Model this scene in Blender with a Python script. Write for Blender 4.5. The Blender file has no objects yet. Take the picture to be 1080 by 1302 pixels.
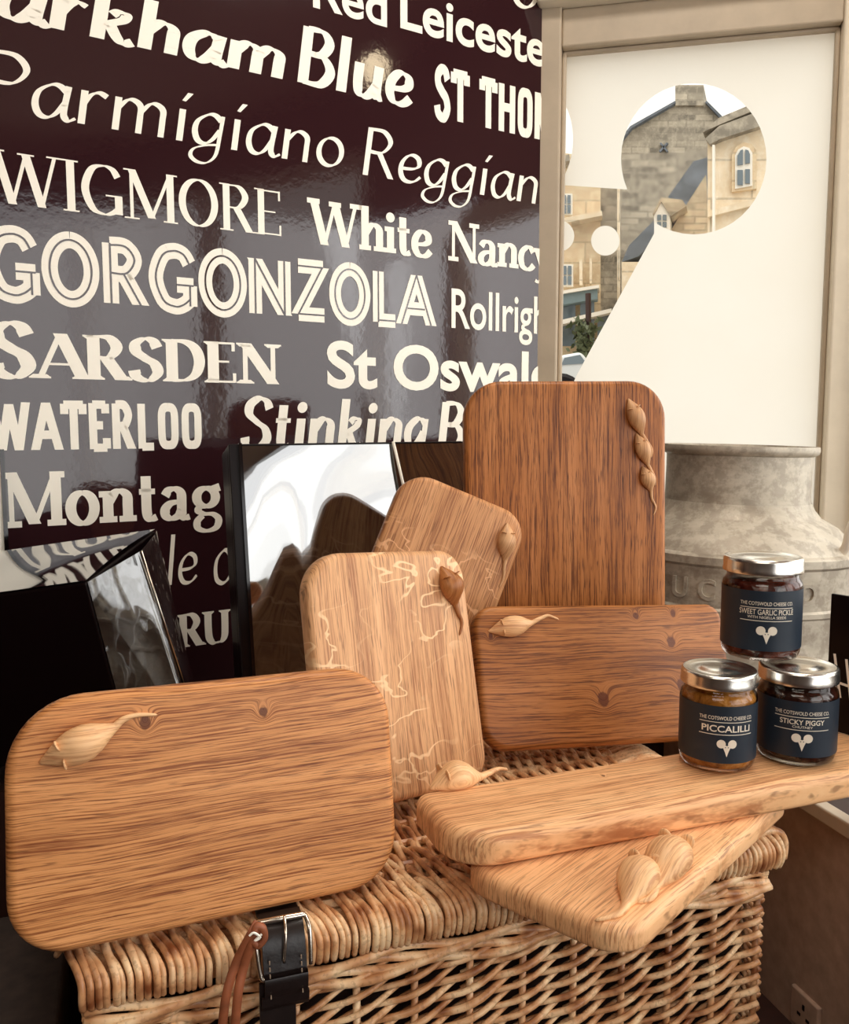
import bpy, bmesh, math, random
from mathutils import Vector, Matrix
random.seed(7)
scn = bpy.context.scene
COL = scn.collection
# ------------------------------------------------------------------ camera
F = 1100.0; PXC, PYC = 540.0, 651.0
PITCH = math.atan(111 / 1100.0); CZ = 1.20
cam_d = bpy.data.cameras.new('camera'); cam = bpy.data.objects.new('camera', cam_d)
COL.objects.link(cam); scn.camera = cam
cam.location = (0, 0, CZ); cam.rotation_euler = (math.pi / 2 - PITCH, 0, 0)
cam_d.sensor_fit = 'HORIZONTAL'; cam_d.sensor_width = 36.0; cam_d.lens = 36.0 * F / 1080.0
cam_d.clip_start = 0.02; cam_d.clip_end = 200
# ------------------------------------------------------------------ view
scn.view_settings.view_transform = 'Standard'; scn.view_settings.look = 'None'
scn.view_settings.gamma = 1.0; scn.view_settings.use_curve_mapping = False
scn.view_settings.exposure = 0.04
scn.cycles.max_bounces = 10; scn.cycles.transparent_max_bounces = 16
scn.cycles.sample_clamp_indirect = 6.0
# ------------------------------------------------------------------ sky: bright overcast, brighter overhead
wd_ = bpy.data.worlds.new('overcast_sky'); scn.world = wd_; wd_.use_nodes = True
wn = wd_.node_tree; wn.nodes.clear()
tc = wn.nodes.new('ShaderNodeTexCoord'); sp = wn.nodes.new('ShaderNodeSeparateXYZ')
cr = wn.nodes.new('ShaderNodeValToRGB'); bg = wn.nodes.new('ShaderNodeBackground'); wo = wn.nodes.new('ShaderNodeOutputWorld')
wn.links.new(tc.outputs['Generated'], sp.inputs[0]); wn.links.new(sp.outputs['Z'], cr.inputs[0])
cr.color_ramp.elements[0].position = 0.0; cr.color_ramp.elements[0].color = (0.26, 0.25, 0.23, 1)
cr.color_ramp.elements[1].position = 1.0; cr.color_ramp.elements[1].color = (1.0, 0.97, 0.90, 1)
e_ = cr.color_ramp.elements.new(0.02); e_.color = (0.232, 0.226, 0.208, 1)
e_ = cr.color_ramp.elements.new(0.45); e_.color = (0.42, 0.405, 0.365, 1)
wn.links.new(cr.outputs[0], bg.inputs[0]); bg.inputs[1].default_value = 3.35
wn.links.new(bg.outputs[0], wo.inputs[0])

def area(name, loc, target, sx, sy, power, color, spread=180):
    d = bpy.data.lights.new(name, 'AREA'); d.shape = 'RECTANGLE'; d.size = sx; d.size_y = sy
    d.energy = power; d.color = color; d.spread = math.radians(spread)
    o = bpy.data.objects.new(name, d); COL.objects.link(o); o.location = loc
    o.rotation_euler = (Vector(target) - Vector(loc)).to_track_quat('-Z', 'Y').to_euler()
    return o
# daylight through the two bay windows on the right, and two added fill lights without fixtures
area('daylight_side_window', (1.28, 1.02, 1.42), (0.1, 0.75, 0.95), 1.0, 0.95, 9, (0.97, 0.98, 0.98))
area('daylight_front_window', (1.72, -0.75, 1.45), (0.0, 0.8, 1.0), 2.4, 1.4, 26, (0.97, 0.98, 0.98))
area('frontal_fill_light', (-0.35, -0.75, 2.32), (0.0, 0.75, 0.95), 1.2, 0.8, 15, (1.0, 0.90, 0.78))  # added warm fill from behind the camera
area('overhead_fill_light', (0.36, 0.86, 2.37), (0.32, 0.72, 0.9), 0.6, 0.4, 9, (1.0, 0.92, 0.82))  # added from above to brighten the flat boards
# ------------------------------------------------------------------ pixel rays (solve real positions on real planes)
_R = Vector((1, 0, 0)); _U = Vector((0, math.sin(PITCH), math.cos(PITCH))); _F = Vector((0, math.cos(PITCH), -math.sin(PITCH)))
_C = Vector((0, 0, CZ))
def ray(px, py): return _R * ((px - PXC) / F) - _U * ((py - PYC) / F) + _F
def on_plane(px, py, p, n):
    d = ray(px, py); return _C + d * (((Vector(p) - _C).dot(n)) / d.dot(n))
def on_z(px, py, z): return on_plane(px, py, (0, 0, z), Vector((0, 0, 1)))
def at_y(px, py, y): return on_plane(px, py, (0, y, 0), Vector((0, 1, 0)))
# ------------------------------------------------------------------ object helpers
def tag(o, label=None, cat=None, group=None, kind=None):
    if label: o['label'] = label
    if cat: o['category'] = cat
    if group: o['group'] = group
    if kind: o['kind'] = kind
    return o
class MB:
    """collects vertices and faces of one mesh"""
    def __init__(s): s.v = []; s.f = []; s.mi = []
    def add(s, vs, fs, mi=0):
        b = len(s.v); s.v += [Vector(p) for p in vs]
        for f in fs: s.f.append([b + i for i in f]); s.mi.append(mi)
    def box(s, x0, x1, y0, y1, z0, z1, M=None, mi=0):
        vs = [Vector((x, y, z)) for z in (z0, z1) for y in (y0, y1) for x in (x0, x1)]
        if M is not None: vs = [M @ p for p in vs]
        s.add(vs, [(0, 2, 3, 1), (4, 5, 7, 6), (0, 1, 5, 4), (2, 6, 7, 3), (0, 4, 6, 2), (1, 3, 7, 5)], mi)
    def prism(s, poly, z0, z1, M=None, mi=0):
        n = len(poly)
        vs = [Vector((p[0], p[1], z0)) for p in poly] + [Vector((p[0], p[1], z1)) for p in poly]
        if M is not None: vs = [M @ p for p in vs]
        s.add(vs, [list(range(n))[::-1], list(range(n, 2 * n))] + [(i, (i + 1) % n, n + (i + 1) % n, n + i) for i in range(n)], mi)
    def poly(s, pts, mi=0): s.add(pts, [list(range(len(pts)))], mi)
    def rings(s, rings, cap=True, closed=True, mi=0):
        m = len(rings[0]); b = len(s.v); fs = []
        for k in range(len(rings) - 1):
            for i in range(m if closed else m - 1):
                j = (i + 1) % m
                fs.append((k * m + i, k * m + j, (k + 1) * m + j, (k + 1) * m + i))
        if cap:
            fs.append(list(range(m))[::-1]); fs.append([(len(rings) - 1) * m + i for i in range(m)])
        s.add([p for r in rings for p in r], fs, mi)
    def lathe(s, prof, seg=64, M=None, mi=0, cap=True):
        rr = []
        for r, z in prof:
            ring = [Vector((r * math.cos(2 * math.pi * i / seg), r * math.sin(2 * math.pi * i / seg), z)) for i in range(seg)]
            if M is not None: ring = [M @ p for p in ring]
            rr.append(ring)
        s.rings(rr, cap=cap, mi=mi)
    def tube(s, pts, rad, seg=8, mi=0, flat=1.0, up=None):
        pts = [Vector(p) for p in pts]; n = len(pts)
        if not isinstance(rad, (list, tuple)): rad = [rad] * n
        rr = []; N = None
        for i in range(n):
            t = (pts[min(i + 1, n - 1)] - pts[max(i - 1, 0)]).normalized()
            if N is None:
                a = up if up is not None else (Vector((0, 0, 1)) if abs(t.z) < .9 else Vector((1, 0, 0)))
                N = (a - t * a.dot(t)).normalized()
            else: N = (N - t * N.dot(t)).normalized()
            B = t.cross(N)
            rr.append([pts[i] + (N * math.cos(2 * math.pi * k / seg) * flat + B * math.sin(2 * math.pi * k / seg)) * rad[i] for k in range(seg)])
        s.rings(rr, mi=mi)
    def build(s, name, mats, parent=None, smooth=False, bevel=0, M=None, sharp=None):
        me = bpy.data.meshes.new(name); me.from_pydata([tuple(p) for p in s.v], [], s.f); me.update()
        if not isinstance(mats, (list, tuple)): mats = [mats]
        for m in mats: me.materials.append(m)
        for p, k in zip(me.polygons, s.mi): p.material_index = k; p.use_smooth = smooth
        bm = bmesh.new(); bm.from_mesh(me); bmesh.ops.recalc_face_normals(bm, faces=bm.faces); bm.to_mesh(me); bm.free()
        if smooth and sharp: me.set_sharp_from_angle(angle=math.radians(sharp))
        o = bpy.data.objects.new(name, me); COL.objects.link(o)
        if parent is not None: o.parent = parent
        if M is not None: o.matrix_world = M
        if bevel:
            b = o.modifiers.new('bevel', 'BEVEL'); b.width = bevel; b.segments = 3; b.limit_method = 'ANGLE'
        return o
def empty(name, loc=(0, 0, 0), M=None):
    o = bpy.data.objects.new(name, None); COL.objects.link(o); o.empty_display_size = .05
    if M is not None: o.matrix_world = M
    else: o.location = loc
    return o
def frame(o, ex, ey, ez):
    return Matrix(((ex[0], ey[0], ez[0], o[0]), (ex[1], ey[1], ez[1], o[1]), (ex[2], ey[2], ez[2], o[2]), (0, 0, 0, 1)))
def crom(pts, n=8, closed=False):
    """Catmull-Rom through points"""
    P = [Vector(p) for p in pts]; out = []; L = len(P)
    for i in range(L if closed else L - 1):
        if closed: a, b, c, d = P[i - 1], P[i], P[(i + 1) % L], P[(i + 2) % L]
        else: a, b, c, d = P[max(i - 1, 0)], P[i], P[i + 1], P[min(i + 2, L - 1)]
        for k in range(n):
            t = k / n
            out.append(.5 * ((2 * b) + (c - a) * t + (2 * a - 5 * b + 4 * c - d) * t * t + (3 * b - a - 3 * c + d) * t ** 3))
    if not closed: out.append(P[-1])
    return out
# ------------------------------------------------------------------ materials
def srgb(r, g, b):
    f = lambda c: (c / 255 / 12.92) if c <= 10 else ((c / 255 + .055) / 1.055) ** 2.4
    return (f(r), f(g), f(b), 1)
class NT:
    def __init__(s, name):
        s.m = bpy.data.materials.new(name); s.m.use_nodes = True; s.t = s.m.node_tree; s.n = s.t.nodes; s.l = s.t.links
        s.b = s.n['Principled BSDF']; s.out = s.n['Material Output']; s._oc = None
    def oc(s):
        if s._oc is None: s._oc = s.n.new('ShaderNodeTexCoord')
        return s._oc.outputs['Object']
    def map(s, scale=(1, 1, 1), loc=(0, 0, 0), rot=(0, 0, 0), src=None):
        k = s.n.new('ShaderNodeMapping'); k.inputs['Scale'].default_value = scale; k.inputs['Location'].default_value = loc; k.inputs['Rotation'].default_value = rot
        s.l.new(src or s.oc(), k.inputs[0]); return k.outputs[0]
    def noise(s, vec, scale=1, detail=3, rough=.5, dist=0):
        k = s.n.new('ShaderNodeTexNoise'); k.inputs['Scale'].default_value = scale; k.inputs['Detail'].default_value = detail
        k.inputs['Roughness'].default_value = rough; k.inputs['Distortion'].default_value = dist
        s.l.new(vec, k.inputs['Vector']); return k.outputs['Fac']
    def ramp(s, fac, stops, interp='LINEAR'):
        k = s.n.new('ShaderNodeValToRGB'); k.color_ramp.interpolation = interp; el = k.color_ramp.elements
        while len(el) < len(stops): el.new(.5)
        for e, (p, c) in zip(el, stops):
            e.position = p; e.color = c if isinstance(c, (tuple, list)) else (c, c, c, 1)
        s.l.new(fac, k.inputs[0]); return k.outputs[0]
    def mix(s, fac, a, b, mode='MIX'):
        k = s.n.new('ShaderNodeMix'); k.data_type = 'RGBA'; k.blend_type = mode; k.clamp_result = False
        for sock, v in ((k.inputs[0], fac), (k.inputs[6], a), (k.inputs[7], b)):
            if hasattr(v, 'is_output'): s.l.new(v, sock)
            else: sock.default_value = v
        return k.outputs[2]
    def math(s, op, a, b=0.0, c=0.0):
        k = s.n.new('ShaderNodeMath'); k.operation = op
        for sock, v in zip(k.inputs, (a, b, c)):
            if hasattr(v, 'is_output'): s.l.new(v, sock)
            else: sock.default_value = v
        return k.outputs[0]
    def set(s, **kw):
        for k, v in kw.items():
            sock = s.b.inputs[k.replace('_', ' ')]
            if hasattr(v, 'is_output'): s.l.new(v, sock)
            else: sock.default_value = v
        return s
    def bump(s, h, strength=.3, dist=.002):
        k = s.n.new('ShaderNodeBump'); k.inputs['Strength'].default_value = strength; k.inputs['Distance'].default_value = dist
        s.l.new(h, k.inputs['Height']); s.l.new(k.outputs[0], s.b.inputs['Normal']); return s
def plain(name, col, rough=.5, metal=0.0, noise=0.0, nscale=30, bump=0.0, **kw):
    t = NT(name); c = col
    if noise or bump:
        f = t.noise(t.map(), nscale, 4, .6)
        if noise:
            d = tuple(max(0, x * (1 - noise)) for x in col[:3]) + (1,); l = tuple(x * (1 + noise * .6) for x in col[:3]) + (1,)
            c = t.ramp(f, [(.3, d), (.7, l)])
        if bump: t.bump(f, bump, .002)
    t.set(Base_Color=c, Roughness=rough, Metallic=metal, **kw); return t.m
def wood(name, along='x', base=(205, 148, 92), dark=(150, 92, 48), seed=0.0, fleck=0.0, knots=(), wav=1.0, pore=.6, rough=.42, lines=1.0, fleck_rot=.6, ff=640):
    """oak: long grain bands, fine lines, dark pores, pale ray flecks, small knots; grain runs along local x or y"""
    t = NT(name)
    L = (0, 1) if along == 'x' else (1, 0)
    def sc(a, c): return (a, c, c * .10) if along == 'x' else (c, a, c * .10)
    base = (base[0], base[1] * .985, base[2] * .87); dark = (dark[0], dark[1] * .95, dark[2] * .85); base_c, dark_c = srgb(*base), srgb(*dark)
    light_c = srgb(*[min(255, x + 22) for x in base])
    src = t.map(loc=(seed, seed * .37, seed * .71))
    # knots bend the grain around them
    kn = None
    for (kx, ky, kr) in knots:
        d = t.n.new('ShaderNodeVectorMath'); d.operation = 'DISTANCE'
        m = t.map(scale=(1, .8, 0) if along == 'x' else (.8, 1, 0)); t.l.new(m, d.inputs[0]); d.inputs[1].default_value = (kx, ky * .8, 0) if along == 'x' else (kx * .8, ky, 0)
        g = t.math('DIVIDE', d.outputs['Value'], kr); g = t.math('MULTIPLY', g, g); g = t.math('MULTIPLY', g, -1.0); g = t.math('EXPONENT', g)
        kn = g if kn is None else t.math('ADD', kn, g)
    warp = t.noise(t.map(scale=sc(5, 14), src=src), 1.0, 2, .5)
    w2 = t.n.new('ShaderNodeVectorMath'); w2.operation = 'MULTIPLY_ADD'
    cmb = t.n.new('ShaderNodeCombineXYZ')
    wv = t.math('MULTIPLY', t.math('SUBTRACT', warp, .5), .014 * wav)
    if kn is not None: wv = t.math('ADD', wv, t.math('MULTIPLY', kn, .012))
    t.l.new(wv, cmb.inputs[1 if along == 'x' else 0])
    ad = t.n.new('ShaderNodeVectorMath'); ad.operation = 'ADD'; t.l.new(src, ad.inputs[0]); t.l.new(cmb.outputs[0], ad.inputs[1]); S = ad.outputs[0]
    bands = t.noise(t.map(scale=sc(2.2, 42), src=S), 1.0, 3, .55)
    fine = t.noise(t.map(scale=sc(13, ff), src=S), 1.0, 4, .65)
    pores = t.noise(t.map(scale=sc(38, 900), src=S), 1.0, 2, .5)
    tone = t.math('ADD', t.math('MULTIPLY', bands, .55), t.math('MULTIPLY', fine, .45))
    col = t.ramp(tone, [(.28, dark_c), (.50, base_c), (.68, light_c)])
    ln = t.ramp(fine, [(.38, 1.0), (.50, 0.0)])
    col = t.mix(t.math('MULTIPLY', ln, .78 * lines), col, dark_c)
    pm = t.ramp(pores, [(.33, 1.0), (.42, 0.0)])
    col = t.mix(t.math('MULTIPLY', pm, pore), col, srgb(*[x * .72 for x in dark]))
    if fleck:
        fv = t.map(scale=(40, 22, 8) if along == 'x' else (22, 40, 8), rot=(0, 0, fleck_rot), src=src)
        fl = t.noise(fv, 1.0, 2, .5, .45)
        msk = t.noise(t.map(scale=(9, 9, 9), loc=(3.1, 0, 0), src=src), 1.0, 1, .5)
        fm = t.math('MULTIPLY', t.ramp(fl, [(.476, 0.0), (.488, 1.0), (.509, 1.0), (.521, 0.0)]), t.ramp(msk, [(.47, 0.0), (.56, 1.0)]))
        col = t.mix(t.math('MULTIPLY', fm, fleck), col, srgb(*[min(255, x + 50) for x in base]))
    if kn is not None:
        kd = t.ramp(t.math('ADD', kn, t.math('MULTIPLY', t.noise(t.map(scale=(160, 160, 160), src=src), 1.0, 3, .6), .5)), [(.85, 0.0), (1.15, 1.0)])
        col = t.mix(t.math('MULTIPLY', kd, .85), col, srgb(92, 42, 18))
    t.set(Base_Color=col, Roughness=rough, Specular_IOR_Level=.35)
    t.bump(t.math('ADD', fine, t.math('MULTIPLY', pores, .6)), .25, .0012)
    return t.m
M = {}
M['cream_vinyl'] = plain('cream_vinyl', srgb(255, 249, 234), .45)
def panel_mat():
    t = NT('gloss_aubergine_panel')
    f = t.noise(t.map(), 85, 2, .5); g = t.noise(t.map(), 9, 2, .5)
    t.set(Base_Color=srgb(48, 24, 28), Roughness=.07, IOR=1.5, Specular_IOR_Level=.62)
    t.bump(t.math('ADD', t.math('MULTIPLY', f, .25), g), .10, .004); return t.m
M['panel'] = panel_mat()
M['frame_paint'] = plain('taupe_frame_paint', srgb(182, 165, 142), .45, noise=.10, nscale=14, bump=.08)
M['frame_cream'] = plain('cream_frame_paint', srgb(226, 213, 190), .5, noise=.08, nscale=12, bump=.06)
M['ceiling'] = plain('ceiling_paint', srgb(170, 140, 118), .8, noise=.05)
M['wall_paint'] = plain('shop_wall_paint', srgb(120, 95, 82), .8, noise=.08)
M['floor'] = plain('dark_floor', srgb(70, 44, 32), .5, noise=.2)
M['seat_dark'] = plain('dark_brown_paint', srgb(52, 24, 16), .55, noise=.3, nscale=40)
M['side_panel'] = plain('taupe_side_panel_paint', srgb(178, 148, 128), .6, noise=.18, nscale=60)
M['sill_white'] = plain('sill_edge_paint', srgb(205, 190, 168), .5, noise=.08)
M['crate_grey'] = plain('charcoal_crate', srgb(54, 42, 36), .7, noise=.4, nscale=60)
M['black_card'] = plain('black_card', srgb(16, 6, 7), .35, Specular_IOR_Level=.2)
M['black_gloss'] = plain('black_gloss_card', srgb(14, 7, 8), .10)
# ------------------------------------------------------------------ the room
CORN = Vector((0.2264, 1.65, 0.0))
E_W = Vector((0.8510, 0.5252, 0)); N_W = Vector((0.5252, -0.8510, 0))          # text wall: along, towards the room
E_G = Vector((0.9760, -0.2180, 0)); N_G = Vector((-0.2180, -0.9760, 0))        # window wall: along, towards the room
Z = Vector((0, 0, 1))
MW = frame(CORN, E_W, Z, N_W)      # local x along the wall (negative to the left), y up, z towards the room
MG = frame(CORN, E_G, Z, N_G)
CEIL = 2.40; SEAT = 0.80; LOW = 0.53
m = MB(); m.box(-3.6, 0.0, 0, CEIL, -.12, -.012); wall_left = m.build('wall_left', M['wall_paint'], M=MW); tag(wall_left, kind='structure')
m = MB(); m.box(-3.6, -.001, .56, 2.36, -.0118, 0); pan = m.build('gloss_panel', M['panel'], wall_left)
# floor, ceiling, far walls of the shop
WB0 = CORN + E_G * .62                                     # where the side window starts
E_2 = Vector((0.546, -0.838, 0)); N_2 = Vector((-0.838, -0.546, 0)); M2 = frame(WB0, E_2, Z, N_2)
WB1 = WB0 + E_2 * 1.15
E_3 = Vector((0.08, -0.9968, 0)); N_3 = Vector((-0.9968, -0.08, 0)); M3 = frame(WB1, E_3, Z, N_3)
FARL = CORN - E_W * 3.6; END3 = WB1 + E_3 * 3.3
foot = [CORN, WB0, WB1, END3, Vector((FARL.x, END3.y, 0)), FARL]
m = MB(); m.prism([(p.x, p.y) for p in foot], -.1, 0); tag(m.build('floor', M['floor']), kind='structure')
m = MB(); m.prism([(p.x, p.y) for p in foot], CEIL, CEIL + .1); tag(m.build('ceiling', M['ceiling']), kind='structure')
m = MB(); m.box(FARL.x, END3.x, END3.y - .1, END3.y, 0, CEIL); tag(m.build('wall_back', M['wall_paint']), kind='structure')
m = MB(); m.box(FARL.x - .1, FARL.x, END3.y, FARL.y, 0, CEIL); tag(m.build('wall_far_left', M['wall_paint']), kind='structure')
# ------------------------------------------------------------------ lettering on the text wall
GL = {}
def g(ch, adv, *st): GL[ch] = (adv, st)
# strokes: ('l',x0,y0,x1,y1,weight) ('c',pts,weight) ; ('s',x,y,dir) serif mark (0 both, -1 left, 1 right)
l = lambda x0, y0, x1, y1, w=1.0: ('l', x0, y0, x1, y1, w)
c = lambda pts, w=1.0: ('c', pts, w)
s = lambda x, y, d=0: ('s', x, y, d)
h = .6  # x height
def ell(cx, cy, rx, ry, a0=90, a1=450, n=14): return [(cx + rx * math.cos(math.radians(a0 + (a1 - a0) * i / n)), cy + ry * math.sin(math.radians(a0 + (a1 - a0) * i / n))) for i in range(n + 1)]
g('A', .80, l(.02, 0, .40, 1, .45), l(.40, 1, .78, 0), l(.17, .32, .62, .32, 'h'), s(.02, 0), s(.78, 0))
g('B', .70, l(.14, 0, .14, 1), c([(.14, .97), (.42, .96), (.55, .77), (.42, .56), (.14, .54)]), c([(.14, .54), (.46, .52), (.62, .28), (.46, .04), (.14, .03)]), s(.14, 0, -1), s(.14, 1, -1))
g('D', .80, l(.14, 0, .14, 1), c([(.14, .97), (.42, .95), (.62, .80), (.70, .5), (.62, .2), (.42, .05), (.14, .03)]), s(.14, 0, -1), s(.14, 1, -1))
g('E', .66, l(.14, 0, .14, 1), l(.14, .97, .58, .97, 'h'), l(.14, .52, .48, .52, 'h'), l(.14, .03, .60, .03, 'h'), l(.57, .78, .57, .99, .3), l(.59, .24, .59, .01, .3), s(.14, 0, -1), s(.14, 1, -1))
g('G', .84, c([(.72, .78), (.62, .93), (.44, .98), (.22, .88), (.09, .5), (.22, .12), (.44, .02), (.60, .06), (.73, .16)]), l(.73, .04, .73, .40), l(.48, .40, .80, .40, 'h'))
g('H', .82, l(.14, 0, .14, 1), l(.68, 0, .68, 1), l(.14, .52, .68, .52, 'h'), s(.14, 0), s(.68, 0), s(.14, 1), s(.68, 1))
g('I', .30, l(.15, 0, .15, 1), s(.15, 0), s(.15, 1))
g('L', .60, l(.14, 0, .14, 1), l(.14, .04, .56, .04, 'h'), s(.14, 1), s(.14, 0, -1))
g('M', 1.04, l(.12, 0, .12, 1, .45), l(.13, 1, .52, .05), l(.52, .05, .91, 1, .45), l(.91, 0, .91, 1), s(.12, 0), s(.91, 0), s(.12, 1, -1), s(.91, 1, 1))
g('N', .86, l(.12, 0, .12, 1, .45), l(.12, 1, .74, 0), l(.74, 0, .74, 1, .45), s(.12, 0), s(.74, 1), s(.12, 1, -1))
g('O', .88, c(ell(.44, .5, .35, .48)))
g('Ò', .74, c([(.37, .93), (.52, .90), (.60, .78), (.61, .5), (.60, .22), (.52, .10), (.37, .07), (.22, .10), (.14, .22), (.13, .5), (.14, .78), (.22, .90), (.37, .93)]))
g('P', .68, l(.14, 0, .14, 1), c([(.14, .97), (.44, .96), (.60, .74), (.44, .49), (.14, .48)]), s(.14, 0), s(.14, 1, -1))
g('R', .76, l(.14, 0, .14, 1), c([(.14, .97), (.42, .96), (.57, .75), (.42, .52), (.14, .51)]), l(.36, .52, .66, 0), s(.14, 0), s(.14, 1, -1), s(.66, 0, 1))
g('S', .64, c([(.54, .78), (.46, .93), (.30, .98), (.13, .86), (.13, .68), (.30, .53), (.48, .40), (.54, .20), (.40, .03), (.26, .02), (.12, .10), (.08, .24)]))
g('T', .72, l(.36, 0, .36, 1), l(.04, .96, .68, .96, 'h'), l(.06, .76, .06, .98, .3), l(.66, .76, .66, .98, .3), s(.36, 0))
g('U', .80, c([(.13, 1), (.13, .5), (.16, .18), (.28, .03), (.42, .02), (.56, .05), (.66, .20), (.68, .5), (.68, 1)]), s(.13, 1), s(.68, 1))
g('W', 1.20, l(.06, 1, .32, 0), l(.32, 0, .58, .96, .45), l(.58, .96, .84, 0), l(.84, 0, 1.10, 1, .45), s(.06, 1), s(1.10, 1), s(.58, .98))
g('Z', .72, l(.08, .95, .64, .95, 'h'), l(.62, .95, .08, .05), l(.08, .05, .66, .05, 'h'))
g('a', .62, c([(.50, .50), (.40, .59), (.28, .59), (.12, .45), (.08, .24), (.14, .06), (.26, .01), (.38, .10), (.49, .32)]), c([(.52, .61), (.49, .22), (.50, .07), (.57, .01), (.66, .07)]))
g('à', .62, c([(.10, .46), (.18, .57), (.32, .59), (.43, .50), (.44, .30), (.44, .10), (.50, .01), (.60, .03)]), c([(.44, .34), (.22, .31), (.10, .20), (.11, .07), (.22, .01), (.36, .06), (.44, .18)]))
g('b', .62, l(.13, 1, .13, 0), c([(.13, .42), (.24, .57), (.36, .59), (.52, .46), (.54, .28), (.48, .08), (.34, .01), (.20, .04), (.13, .15)]))
g('c', .54, c([(.48, .47), (.39, .58), (.27, .59), (.12, .46), (.08, .28), (.13, .09), (.27, .01), (.40, .04), (.50, .14)]))
g('d', .64, c([(.50, .44), (.40, .58), (.28, .59), (.12, .46), (.08, .28), (.13, .08), (.26, .01), (.40, .08), (.50, .25)]), l(.51, 1, .51, .0))
g('e', .56, c([(.10, .28), (.34, .30), (.46, .38), (.44, .52), (.32, .59), (.20, .55), (.10, .40), (.09, .20), (.17, .05), (.30, .01), (.42, .05), (.52, .15)]))
g('g', .62, c([(.50, .50), (.40, .59), (.28, .59), (.12, .45), (.08, .26), (.14, .08), (.26, .03), (.38, .12), (.49, .32)]), c([(.52, .60), (.50, .20), (.47, -.16), (.34, -.33), (.18, -.34), (.06, -.24), (.10, -.10), (.30, .0), (.50, .04)], .7))
g('ģ', .62, c(ell(.30, .40, .20, .18)), c([(.18, .24), (.12, .14), (.24, .07), (.44, .05), (.56, -.06), (.50, -.22), (.30, -.28), (.12, -.22), (.10, -.08), (.22, .04)], .8), l(.44, .55, .60, .60, .8))
g('h', .64, l(.13, 1, .13, 0), c([(.13, .36), (.26, .55), (.38, .59), (.49, .50), (.50, .30), (.50, .0)]), s(.13, 0), s(.50, 0), s(.13, 1, -1))
g('i', .30, l(.15, h, .15, 0), ('dot', .15, .82), s(.15, 0), s(.15, h, -1))
g('k', .62, l(.13, 1, .13, 0), c([(.14, .26), (.30, .36), (.44, .46), (.47, .58), (.36, .60), (.28, .52)], .8), c([(.26, .34), (.38, .10), (.48, .0), (.60, .06)]))
g('l', .30, l(.14, 1, .14, 0), s(.14, 0), s(.14, 1, -1))
g('m', .98, l(.13, h, .13, 0), c([(.13, .38), (.25, .56), (.36, .59), (.47, .50), (.48, .30), (.48, .0)]), c([(.48, .38), (.60, .56), (.71, .59), (.82, .50), (.83, .30), (.83, .0)]), s(.13, 0), s(.48, 0), s(.83, 0), s(.13, h, -1))
g('n', .66, l(.13, h, .13, 0), c([(.13, .36), (.26, .55), (.38, .59), (.50, .50), (.51, .30), (.51, .0)]), s(.13, 0), s(.51, 0), s(.13, h, -1))
g('o', .62, c(ell(.31, .30, .22, .285)))
g('p', .62, l(.13, h, .13, -.34), c([(.13, .42), (.24, .57), (.36, .59), (.52, .46), (.54, .28), (.48, .08), (.34, .01), (.20, .04), (.13, .15)]))
g('r', .50, l(.13, h, .13, 0), c([(.13, .34), (.22, .53), (.34, .60), (.46, .55)]), s(.13, 0), s(.13, h, -1))
g('s', .50, c([(.42, .47), (.34, .58), (.24, .59), (.12, .50), (.14, .38), (.28, .30), (.40, .20), (.38, .06), (.26, .01), (.14, .04), (.07, .14)]))
g('t', .42, c([(.18, .86), (.18, .40), (.19, .12), (.26, .02), (.38, .06)]), l(.04, h - .04, .36, h - .04, 'h'))
g('u', .66, c([(.12, h), (.12, .26), (.16, .06), (.27, .01), (.39, .08), (.50, .26)]), c([(.51, h), (.50, .20), (.52, .03), (.62, .05)]))
g('w', .90, l(.06, h, .24, 0), l(.24, 0, .44, h, .6), l(.44, h, .62, 0), l(.62, 0, .82, h, .6))
g('y', .60, l(.06, h, .30, .02), c([(.54, h), (.38, .16), (.26, -.16), (.14, -.30), (.02, -.26)], .7), s(.06, h), s(.54, h))
g(' ', .34)
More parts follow.
